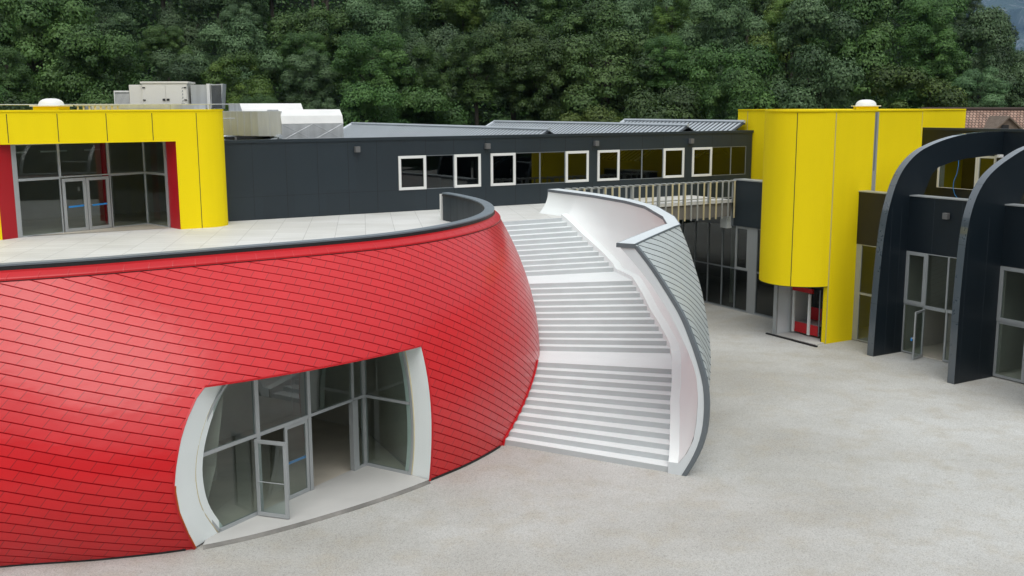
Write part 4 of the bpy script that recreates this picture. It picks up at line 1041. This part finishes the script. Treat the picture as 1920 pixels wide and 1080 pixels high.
MB().box(G, 0.80, 0.90, -2.867, -2.862, 8.0, ZY-0.04).build('strip_shadow_gap', 'alu_dark', tw)
MB().prism([G(u, v)[:2] for u, v in drum[:-1]+[(0.1, -6.95), (0.1, -2.9)]], 2.715, 2.738).build('drum_soffit', 'black', tw)
loc = G(1.6, -4.2, ZY+0.07); dome('white dome skylight with yellow plinth on top of the yellow tower', loc, frame(loc, 100), 0.50, 'yellow')
# lift lobby recess
MB().box(G, -2.2, -0.2, -5.80, -5.62, 0.02, 2.714).build('lobby_wall', 'cap_white', tw)
MB().box(G, -2.28, -2.2, -5.82, -5.58, 0.0, 2.714).build('lobby_post', 'alu', tw)
MB().box(G, -1.70, -1.55, -3.25, -2.92, 0.02, 2.714).build('black_jamb', 'black', tw)
MB().box(G, 0.10, 0.2, -5.6, -2.95, 0.02, 2.713).build('lobby_back', 'room_dark', tw)
MB().box(G, -2.3, 0.1, -5.6, -2.95, 0.0, 0.04).build('lobby_floor', 'slab', tw)
lf = thing('lift_car', 'open lift car frame in red and white inside the lobby under the yellow drum', 'lift', G(-0.9, -4.4, 0))
MB().box(G, -1.42, -1.34, -5.42, -5.30, 0.12, 2.15).build('white_post', 'duct_white', lf); MB().box(G, -1.42, -1.34, -4.40, -4.27, 0.12, 2.10).build('white_post', 'duct_white', lf)
MB().box(G, -1.44, -1.32, -5.45, -4.15, 2.16, 2.38).build('red_header', 'red', lf); MB().box(G, -1.33, -1.25, -5.30, -3.80, 0.14, 0.62).build('red_kickplate', 'red', lf)
MB().box(G, -1.25, -0.3, -5.30, -3.8, 0.60, 0.64).build('grey_shelf', 'alu', lf); MB().box(G, -0.35, -0.28, -5.3, -4.2, 0.65, 1.25).build('red_back_panel', 'red', lf)
MB().box(G, -0.34, -0.30, -4.1, -4.05, 0.65, 2.3).build('inner_post', 'alu', lf); MB().box(G, -1.32, -1.28, -3.78, -3.72, 0.14, 2.38).build('inner_post', 'alu_dark', lf)
st = MB().box(G, -2.60, -2.50, -5.95, -4.15, 0.0, 0.07); st.box(G, -2.63, -2.52, -4.1, -2.6, 0.0, 0.07)
tag(st.build('steel_channel', 'black'), 'black steel channel lying on the gravel in front of the lift lobby', 'channel')

# ================================================================== DARK ARCHED BUILDING (right)
ab = thing('arched_building', 'navy black building with big curved ribs, tall glazing and a stepped back upper storey', 'building', G(3, 2, 0))
# ribs
def rib(outer, e0, e1, label, extra):
    inner_ = [(0.02, 0.0), (0.02, 6.9), (0.85, 7.0), (1.05, 7.45), (1.32, 7.95), (1.75, 8.27), (2.6, 8.47), (3.6, 8.6), (6.14, 8.72)]
    inner_ = [(u+extra, z) for u, z in inner_[:-1]]+[inner_[-1]]
    out = outer+[(6.14, outer[-1][1])]
    poly = out+inner_[::-1]
    b = MB(); L = [G(u, e1, z) for u, z in poly]; K = [G(u, e0, z) for u, z in poly]
    # side faces as strips between outer and inner curves (resampled)
    def resample(c, n):
        P = [Vector(p) for p in c]; d = [0]
        for i in range(1, len(P)): d.append(d[-1]+(P[i]-P[i-1]).length)
        return [(float(np.interp(s, d, [p[0] for p in P])), float(np.interp(s, d, [p[1] for p in P]))) for s in lin(0, d[-1], n)]
    O_, I_ = resample(out, 60), resample(inner_, 60)
    for e, sg in ((e1, 1), (e0, -1)):
        rows = [[G(o[0]+(i[0]-o[0])*t, e, o[1]+(i[1]-o[1])*t) for t in (0, 0.5, 1)] for o, i in zip(O_, I_)]
        b.grid(rows)
    ob = b.build('curved_rib', 'navy', ab); ob['label'] = label
    r = MB().grid([[G(u-0.004, e0, z), G(u-0.004, e1, z)] for u, z in O_]); r.build('rib_edge', 'alu_rib', ob, smooth=True)
    r = MB().grid([[G(u, e0, z), G(u, e1, z)] for u, z in I_]); r.build('rib_underside', 'navy', ob, smooth=True)
    j = MB()
    for fz in (0.16, 0.34, 0.5, 0.66, 0.8, 0.92):
        o = O_[int(fz*59)]; o2 = O_[int(fz*59)+1]
        d = Vector((o2[0]-o[0], o2[1]-o[1])).normalized()*0.008
        j.add([G(o[0]-0.008, e0, o[1]), G(o[0]-0.008, e1+0.003, o[1]), G(o[0]+d.x-0.008, e1+0.003, o[1]+d.y), G(o[0]+d.x-0.008, e0, o[1]+d.y)], [(0, 1, 2, 3)])
    j.build('rib_joint', 'dark_joint', ob)
    return ob
M['alu_rib'] = plain('blue_grey_rib_metal', (0.045, 0.062, 0.080), 0.30, var=0.04, spec=1.0, coat=1.0)
def spl(c, n=40):
    t = [i for i in range(len(c))]
    return [(smooth_tab([(i, p[0]) for i, p in enumerate(c)], s), smooth_tab([(i, p[1]) for i, p in enumerate(c)], s)) for s in lin(0, len(c)-1, n)]
o1 = spl([(-1.80, 0.0), (-1.76, 1.5), (-1.70, 3.0), (-1.60, 4.6), (-1.44, 6.0), (-1.20, 6.95), (-0.88, 7.75), (-0.38, 8.42), (0.5, 9.02), (1.86, 9.44), (3.3, 9.68), (4.84, 9.78)])
rib(o1, -0.35, 0.0, 'curved dark rib beside the yellow tower', 0)
o2 = spl([(-2.75, 0.0), (-2.75, 1.5), (-2.75, 3.0), (-2.70, 4.6), (-2.60, 6.0), (-2.42, 6.9), (-2.1, 7.6), (-1.6, 8.2), (-0.95, 8.62), (-0.3, 8.92), (0.6, 9.26), (2.0, 9.55), (3.4, 9.7), (4.84, 9.78)])
rib(o2, 4.60, 4.93, 'curved dark rib nearest the right edge', -0.37)
o3 = [(u-0.9, z) for u, z in o2]
rib(o3, 9.5, 9.83, 'curved dark rib outside the view', -0.8)
# ground floor bays
def fascia(p, e0, e1, mat):
    MB().box(G, p, p+0.5, e0, e1, 4.62, 7.05).build('fascia', mat, ab)
    MB().box(G, p-0.04, p+0.54, e0+0.003, e1-0.003, 7.051, 7.10).build('fascia_cap', 'alu', ab)
fascia(-0.02, -2.89, -0.352, 'navy_reflect'); fascia(-0.02, 0.002, 4.598, 'navy'); fascia(-0.39, 4.932, 9.498, 'navy')
MB().box(G, 0.49, 6.1, -2.9, 9.5, 6.0, 6.2).build('low_roof', 'slab', ab)
# narrow bay between tower and first rib
MB().box(G, 0.0, 0.10, -2.88, -2.62, 0.03, 4.62).build('grey_panel', 'alu', ab)
for z0, z1 in ((0.05, 2.30), (2.30, 4.62)):
    window(G, ab, 'v', 0.04, -2.62, -0.36, z0, z1, 0.05, 0.08, 'alu', 'glass', out=-1)
# entrance bay
window(G, ab, 'v', 0.0, 0.01, 1.10, 2.28, 4.62, 0.15, 0.10, 'alu', 'glass', out=-1)
window(G, ab, 'v', 0.02, 0.01, 1.10, 0.04, 2.28, 0.06, 0.08, 'alu', 'glass', out=-1)
window(G, ab, 'v', 0.02, 1.10, 2.20, 2.28, 4.62, 0.04, 0.08, 'alu', 'glass', out=-1)
window(G, ab, 'v', 0.02, 2.20, 3.3, 2.28, 4.62, 0.04, 0.08, 'alu', 'glass', out=-1)
window(G, ab, 'v', 0.02, 2.22, 3.3, 0.04, 2.28, 0.09, 0.08, 'alu', 'glass', out=-1)
window(G, ab, 'v', 0.02, 3.3, 4.59, 0.04, 4.62, 0.09, 0.08, 'alu', 'glass', out=-1)
MB().box(G, -0.03, 0.07, 1.12, 2.2, 2.18, 2.279).build('door_header', 'alu', ab)
# open door leaf in the entrance bay
P0 = G(-0.03, 1.16); P1 = G(-0.95, 1.42); d = Vector((P1[0]-P0[0], P1[1]-P0[1])); Ld = d.length; d.normalize()
DF = lambda u, v, z=0: (P0[0]+d.x*u+d.y*v, P0[1]+d.y*u-d.x*v, z)
dl = window(DF, ab, 'u', 0, 0, Ld, 0.05, 2.17, 0.10, 0.06, 'alu', 'glass', name='door', label='glass door leaf standing open')
MB().box(DF, Ld-0.25, Ld-0.05, 0.03, 0.12, 0.95, 1.02).build('handle', 'alu', dl)
hk = MB().box(DF, Ld-0.22, Ld-0.06, 0.10, 0.17, 0.86, 1.00); hk.build('blue_tag', 'blue', dl)
# third bay
window(G, ab, 'v', -0.37, 4.94, 6.55, 2.36, 4.60, 0.15, 0.10, 'alu', 'glass', out=-1)
window(G, ab, 'v', -0.35, 4.94, 6.30, 0.05, 2.36, 0.10, 0.08, 'alu', 'glass', out=-1)
window(G, ab, 'v', -0.35, 6.30, 7.9, 0.05, 2.36, 0.06, 0.08, 'alu', 'glass', out=-1)
window(G, ab, 'v', -0.35, 6.55, 9.4, 2.36, 4.6, 0.06, 0.08, 'alu', 'glass', out=-1)
window(G, ab, 'v', -0.35, 7.9, 9.4, 0.05, 2.36, 0.06, 0.08, 'alu', 'glass', out=-1)
r3 = MB(); r3.box(G, 6.2, 6.3, -4.5, 9.6, 0.02, 4.9); r3.box(G, 0.15, 6.2, -2.8, 9.6, 4.75, 4.8); r3.box(G, 0.15, 6.2, -4.6, -4.5, 0.02, 4.7)
r3.build('room_wall', 'room', ab)
MB().box(G, 0.12, 6.2, -4.5, 9.6, 0.0, 0.035).build('room_floor', 'room_floor', ab)
MB().box(G, 0.3, 6.1, 4.6, 4.75, 0.04, 4.7).build('room_partition', 'room', ab)
MB().box(G, 0.4, 6.1, -0.30, -0.15, 0.04, 4.7).build('room_partition', 'room', ab)
MB().tube([G(1.3, -2.0, 0.03), G(1.3, -2.0, 4.7)], 0.2, 10).build('yellow_column', 'yellow', ab)
MB().box(G, -0.35, 9.6, 9.84, 10.0, 0.0, 7.05).build('side_wall', 'navy', ab)
# upper storey
UW = 6.15
ub = MB(); ub.box(G, UW, UW+0.3, -4.62, 12, 8.62, 9.78); ub.box(G, UW, UW+0.3, -4.62, 12, 6.0, 6.97); ub.box(G, UW, UW+0.3, -4.62, -3.5, 6.97, 8.62); ub.box(G, UW, UW+0.3, -0.27, 12, 6.97, 8.62)
ub.build('upper_wall', 'navy', ab); MB().box(G, UW-0.05, UW+0.35, -4.63, 12, 9.781, 9.90).build('parapet_cap', 'dark', ab)
MB().box(G, UW+0.02, UW+0.3, -3.5, -3.34, 6.97, 8.62).build('window_post', 'frame_white', ab)
window(G, ab, 'v', UW, -3.5, -1.28, 6.97, 8.62, 0.10, 0.08, 'frame_white', 'glass_dark', out=-1, top=0.02, bot=0.02)
window(G, ab, 'v', UW, -1.27, -0.28, 6.97, 8.62, 0.11, 0.09, 'frame_white', 'glass_dark', out=-1)
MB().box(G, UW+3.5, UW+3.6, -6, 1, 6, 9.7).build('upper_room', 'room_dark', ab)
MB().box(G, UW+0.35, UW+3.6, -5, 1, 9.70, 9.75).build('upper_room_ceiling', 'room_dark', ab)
for e in (1.3, 2.7, 4.1): MB().box(G, -0.024, -0.021, e, e+0.012, 4.63, 7.04).build('panel_joint', 'navy_joint', ab)
for u in (-1.1, -0.5): MB().box(G, u, u+0.012, 0.001, 0.004, 0.1, 6.6).build('panel_joint', 'navy_joint', ab)
for u in (-2.5, -1.3): MB().box(G, u, u+0.012, 4.931, 4.934, 0.1, 6.6).build('panel_joint', 'navy_joint', ab)
t = thing('wall_lamp', 'square grey wall lamp on the navy fascia between the two curved ribs', 'lamp', G(-0.02, 2.0, 6.35), 'square wall lamps')
MB().box(G, -0.24, -0.05, 1.9, 2.14, 6.22, 6.48).build('lamp_body', 'lamp', t, bevel=0.01); MB().box(G, -0.05, -0.02, 1.97, 2.07, 6.3, 6.4).build('wall_bracket', 'black', t)
t = thing('floodlight', 'small white floodlight under the dark parapet right of the upper window', 'lamp', G(UW, 0.1, 8.6))
MB().box(G, UW-0.38, UW-0.12, -0.14, 0.16, 8.58, 8.72).build('lamp_head', 'duct_white', t, bevel=0.02); MB().box(G, UW-0.12, UW-0.0, -0.03, 0.03, 8.62, 8.68).build('bracket', 'black', t)
cbp = [G(UW-0.06, -2.35+dx, z) for dx, z in ((0.05, 8.5), (0.06, 8.1), (0.0, 7.7), (-0.14, 7.35), (-0.16, 7.0), (-0.05, 6.7), (0.15, 6.5), (0.5, 6.42))]
tag(MB().tube(cbp, 0.014, 6).build('blue_cable', 'blue'), 'loose blue cable hanging across the upper window behind the ribs', 'cable')

# ================================================================== OLD HOUSE BEHIND
HF = frame((30.2, 66.5), 92)
oh = thing('old_house', 'old house with a brown clay tile roof and a wooden dormer behind the dark building', 'house', HF(5, -4, 0))
def roofplane(pts, name, parent, L, Hh):
    b = MB().add(pts, [(0, 1, 2, 3)]); b.uv = [(0, 0), (L, 0), (L, Hh), (0, Hh)]; return b.build(name, 'clay', parent, solid=0.12)
roofplane([HF(-3, 0.6, 7.6), HF(14, 0.6, 7.6), HF(14, -4.2, 10.62), HF(-3, -4.2, 10.70)], 'roof', oh, 17, 5.7)
roofplane([HF(14, -9, 7.6), HF(-3, -9, 7.6), HF(-3, -4.2, 10.70), HF(14, -4.2, 10.62)], 'roof', oh, 17, 5.7)
MB().tube([HF(-3, -4.2, 10.75), HF(14, -4.2, 10.67)], 0.12, 8).build('ridge_tiles', 'clay', oh)
MB().box(HF, -2.5, 13.5, -8.5, 0.1, 0, 7.9).build('wall', 'room', oh)
HD = lambda u, v, z=0: HF(u-1.15, v, z)
dm = MB().box(HD, 1.85, 3.0, -2.2, -0.6, 8.3, 9.55).build('dormer', 'old_wood', oh)
MB().slab([HD(1.55, -0.45, 9.35), HD(2.42, -0.45, 10.18), HD(2.42, -0.45, 10.30), HD(1.40, -0.45, 9.32)], Vector(HD(0, -3, 0))-Vector(HD(0, 0, 0))).build('dormer_roof', 'old_wood', dm)
MB().slab([HD(2.42, -0.45, 10.18), HD(3.35, -0.45, 9.35), HD(3.52, -0.45, 9.32), HD(2.42, -0.45, 10.30)], Vector(HD(0, -3, 0))-Vector(HD(0, 0, 0))).build('dormer_roof', 'old_wood', dm)
MB().slab([HD(1.7, -0.62, 9.5), HD(3.2, -0.62, 9.5), HD(2.42, -0.62, 10.2)], Vector(HD(0, -0.1, 0))-Vector(HD(0, 0, 0))).build('gable_boards', 'old_wood', dm)
MB().box(HD, 2.0, 2.45, -0.59, -0.56, 9.0, 9.75).build('dormer_opening', 'black', dm)

# ================================================================== TREES
def crown_mesh(name, seed, n_clump, leaves, leaf, flat=0.85, spread=1.0, tall=1.0):
    r = np.random.default_rng(seed)
    # unit crown (radius about 1): clumps spread over an uneven dome
    cen = []; rad = []
    for i in range(n_clump):
        th = r.uniform(0, 2*math.pi); zz_ = r.uniform(-0.95, 1.0)
        rr_ = math.sqrt(max(0.02, 1-zz_*zz_*0.9))*r.uniform(0.55, 0.95)*spread
        cen.append((rr_*math.cos(th), rr_*math.sin(th), zz_*flat*tall)); rad.append(r.choice([0.12, 0.17, 0.24, 0.32]))
    cen.append((0, 0, 0.1)); rad.append(0.55); cen.append((0, 0, -0.5)); rad.append(0.5)
    cen = np.array(cen); rad = np.array(rad)
    wts = rad**2; wts /= wts.sum()
    idx = r.choice(len(cen), size=leaves, p=wts)
    d = r.normal(0, 1, (leaves, 3)); d /= np.linalg.norm(d, axis=1)[:, None]
    d[:, 2] = np.where(d[:, 2] < -0.3, -d[:, 2]*0.6, d[:, 2])
    sub = 1+0.13*np.sin(d[:, 0]*15+idx*1.7)*np.sin(d[:, 1]*14+idx*0.9)+0.08*np.sin(d[:, 2]*21+idx)
    ctr = cen[idx]+d*(rad[idx]*r.uniform(0.80, 1.06, leaves)*sub)[:, None]*np.array([1, 1, 0.85])
    nrm = d*1.5+np.array([0, 0, 0.25])+r.normal(0, 0.36, (leaves, 3)); nrm /= np.linalg.norm(nrm, axis=1)[:, None]
    up_ = r.normal(0, 1, (leaves, 3)); t1 = np.cross(nrm, up_); t1 /= np.linalg.norm(t1, axis=1)[:, None]; t2 = np.cross(nrm, t1)
    s1 = (leaf*r.uniform(0.6, 1.35, leaves))[:, None]; s2 = s1*r.uniform(0.5, 0.8, (leaves, 1))
    v = np.empty((leaves, 4, 3)); v[:, 0] = ctr-t1*s1; v[:, 1] = ctr-t2*s2+nrm*s1*0.15; v[:, 2] = ctr+t1*s1; v[:, 3] = ctr+t2*s2+nrm*s1*0.15
    me = bpy.data.meshes.new(name)
    me.vertices.add(leaves*4); me.vertices.foreach_set('co', v.reshape(-1))
    me.loops.add(leaves*4); me.loops.foreach_set('vertex_index', np.arange(leaves*4))
    me.polygons.add(leaves); me.polygons.foreach_set('loop_start', np.arange(0, leaves*4, 4)); me.polygons.foreach_set('loop_total', np.full(leaves, 4))
    me.update(calc_edges=True)
    at = me.attributes.new('clump', 'FLOAT', 'POINT')
    cr_ = r.uniform(0, 1, len(cen)); val = np.repeat(np.clip(cr_[idx]*0.7+r.uniform(0, 0.45, leaves), 0, 1), 4)
    at.data.foreach_set('value', val)
    return me
def trunk_mesh(seed):
    r = random.Random(seed); b = MB()
    b.tube([(0, 0, -3.2), (0.05, 0.03, -1.6), (0, 0, -0.2), (0.03, 0, 0.45)], 0.06, 7)
    for k in range(5):
        a = r.uniform(0, 6.28); z = r.uniform(-0.6, 0.1); b.tube([(0, 0, z), (0.3*math.cos(a), 0.3*math.sin(a), z+0.3), (0.42*math.cos(a), 0.42*math.sin(a), z+0.45)], 0.02, 5)
    me = bpy.data.meshes.new('trunk'); me.from_pydata(b.v, [], b.f); me.materials.append(M['bark']); return me
variants = []
LEAFN = 48000
for i, (kind, sp_, tl_, fl_) in enumerate((('leaf_dark', 1.0, 1.0, 0.85), ('leaf_dark', 0.85, 1.25, 0.9), ('leaf_grey', 1.05, 0.9, 0.8), ('leaf_grey', 0.95, 1.1, 0.9), ('leaf_yellow', 0.9, 1.1, 0.85), ('leaf_dark', 1.1, 0.85, 0.8), ('leaf_grey', 0.8, 1.35, 0.9), ('leaf_yellow', 1.0, 0.95, 0.8))):
    me = crown_mesh('crown', 100+i, 54, LEAFN, 0.0205, fl_, sp_, tl_); me.materials.append(M[kind]); variants.append((me, kind))
trunks = [trunk_mesh(s) for s in range(3)]

def project(P):
    c = Vector(P)-Vector((0, 0, 11)); zz_ = c.dot(Fv); return 960+1961.4*c.dot(Rv)/zz_, 540-1961.4*c.dot(Uv)/zz_
lands = [(-60, 'left of pavilion dome'), (60, 'above pavilion dome'), (170, 'left of air handler'), (300, 'above air handler'), (410, 'above duct mouth'), (560, 'above white ducts'),
         (720, 'above leftmost metal roof'), (860, 'above lowest wall lamps'), (1000, 'above middle metal roof'), (1140, 'above rightmost roof peak'), (1290, 'above rightmost metal roof'), (1420, 'above tower left edge'),
         (1540, 'above yellow tower'), (1660, 'above tower dome'), (1760, 'above tower right end'), (1860, 'above old tiled roof'), (2000, 'right of old tiled roof')]
rowname = ['lowest row', 'second row up', 'third row up', 'fourth row up', 'fifth row up', 'sixth row up', 'upper row', 'top row']
tone = {'leaf_dark': 'dark green', 'leaf_grey': 'grey green', 'leaf_yellow': 'yellowish green'}
used_labels = {}
tr = random.Random(11)
rows_r = [(84, 9.5), (92, 11.5), (101, 12), (112, 12), (125, 12.5), (140, 13), (158, 13), (180, 13)]
for ri, (r, hh) in enumerate(rows_r):
    step = 5.3+ri*0.5
    ph = -30.5+tr.uniform(0, 2)
    while ph < 30.5:
        rr_ = r+tr.uniform(-3, 3); x, y = rr_*math.sin(R_(ph)), rr_*math.cos(R_(ph))
        zt = hill_z(x, y)
        cr_ = tr.choice([2.2, 3.0, 3.8, 4.6, 5.6])*tr.uniform(0.92, 1.1)*(0.8 if ri == 0 else 1.0)
        h = hh*tr.uniform(0.78, 1.12)
        limit = itp(ph, [(22.0, 12), (22.9, 6.2), (23.4, 5.2), (24.0, 4.5), (24.8, 3.9), (25.5, 3.4), (26.2, 3.0), (31, 2.2)])
        if ph > 22.0:      # the ridge falls away here, so the trees on it stop lower
            top = 11+rr_*math.tan(R_(limit))-0.4*tr.random()
            if zt+h+cr_*0.55 > top: cr_ = min(cr_, 3.0); h = max(4.5, top-zt-cr_*0.55)
        cz = zt+h-cr_*0.85
        px, py = project((x, y, cz))
        ph += math.degrees(step*tr.uniform(0.72, 1.25)/r)
        top_y = project((x, y, cz+cr_))[1]
        if ph > 31 or px < -130 or px > 2050: continue
        if project((x, y, cz-cr_))[1] < -60: continue
        wts = [3, 3, 3, 3, 1.2, 3, 2, 1.0]
        if px > 1000: wts = [3, 3, 2, 2, 2.2, 3, 2, 1.8]
        if px < 700: wts = [3, 3, 4, 3, 0.35, 3, 3, 0.3]
        me, kind = tr.choices(variants, wts)[0]
        lm = min(lands, key=lambda t: abs(t[0]-px))[1]
        size = 'large' if cr_ > 4.0 else ('small' if cr_ < 2.9 else 'mid sized')
        lab = f'{size} {tone[kind]} tree, {rowname[ri]}, {lm}'
        k = used_labels.get(lab, 0); used_labels[lab] = k+1
        if k: lab += [', second from left', ', third from left', ', fourth from left', ', fifth from left'][min(k-1, 3)]
        t = thing('tree', lab, 'tree', (x, y, zt), 'trees on the wooded hillside')
        c = bpy.data.objects.new('crown', me); col.objects.link(c); c.parent = t
        sz = cr_*tr.uniform(1.0, 1.3)
        c.location = (0, 0, cz-zt); c.scale = (cr_, cr_*tr.uniform(0.9, 1.1), sz); c.rotation_euler = (tr.uniform(-.12, .12), tr.uniform(-.12, .12), tr.uniform(0, 6.28))
        k2 = bpy.data.objects.new('trunk', tr.choice(trunks)); col.objects.link(k2); k2.parent = t
        k2.location = (0, 0, cz-zt); k2.scale = (cr_, cr_, max(cr_, (cz-zt)/3.0))
print('trees', sum(1 for o in col.objects if o.name.startswith('tree')))
# undergrowth between the trunks at the foot of the slope
r = np.random.default_rng(5); nl = 60000
ph = r.uniform(-31, 31, nl); rd = r.uniform(80, 175, nl)
x = rd*np.sin(np.radians(ph)); y = rd*np.cos(np.radians(ph)); z = np.array([hill_z(a, b) for a, b in zip(x, y)])+np.abs(r.normal(0, 1.6, nl))*(0.6+0.5*np.sin(x*0.7)*np.sin(y*0.6))
ctr = np.stack([x, y, z], 1); n1 = r.normal(0, 1, (nl, 3)); n1 /= np.linalg.norm(n1, axis=1)[:, None]; n2 = np.cross(n1, r.normal(0, 1, (nl, 3))); n2 /= np.linalg.norm(n2, axis=1)[:, None]
s = r.uniform(0.15, 0.38, (nl, 1)); v = np.stack([ctr-n1*s, ctr-n2*s*0.6, ctr+n1*s, ctr+n2*s*0.6], 1)
me = bpy.data.meshes.new('undergrowth'); me.vertices.add(nl*4); me.vertices.foreach_set('co', v.reshape(-1)); me.loops.add(nl*4); me.loops.foreach_set('vertex_index', np.arange(nl*4))
me.polygons.add(nl); me.polygons.foreach_set('loop_start', np.arange(0, nl*4, 4)); me.polygons.foreach_set('loop_total', np.full(nl, 4)); me.update(calc_edges=True)
me.attributes.new('clump', 'FLOAT', 'POINT').data.foreach_set('value', np.repeat(r.uniform(0, 0.7, nl), 4))
me.materials.append(M['leaf_dark']); uo = bpy.data.objects.new('undergrowth', me); col.objects.link(uo)
uo['kind'] = 'stuff'; uo['label'] = 'dark green undergrowth covering the slope between the trees'; uo['category'] = 'undergrowth'

# pale air between here and the far mountain
hz = bpy.data.materials.new('valley_air'); hz.use_nodes = True; hn = hz.node_tree; hn.nodes.clear()
ho = hn.nodes.new('ShaderNodeOutputMaterial'); hv = hn.nodes.new('ShaderNodeVolumePrincipled')
hv.inputs['Color'].default_value = (0.42, 0.66, 0.98, 1); hv.inputs['Density'].default_value = 0.000045; hv.inputs['Anisotropy'].default_value = 0.0
hn.links.new(hv.outputs[0], ho.inputs['Volume'])
hb = MB().box(lambda u, v, z: (u, v, z), -900, 9800, -900, 9800, -400, 1900).build('haze', hz); hb['kind'] = 'stuff'
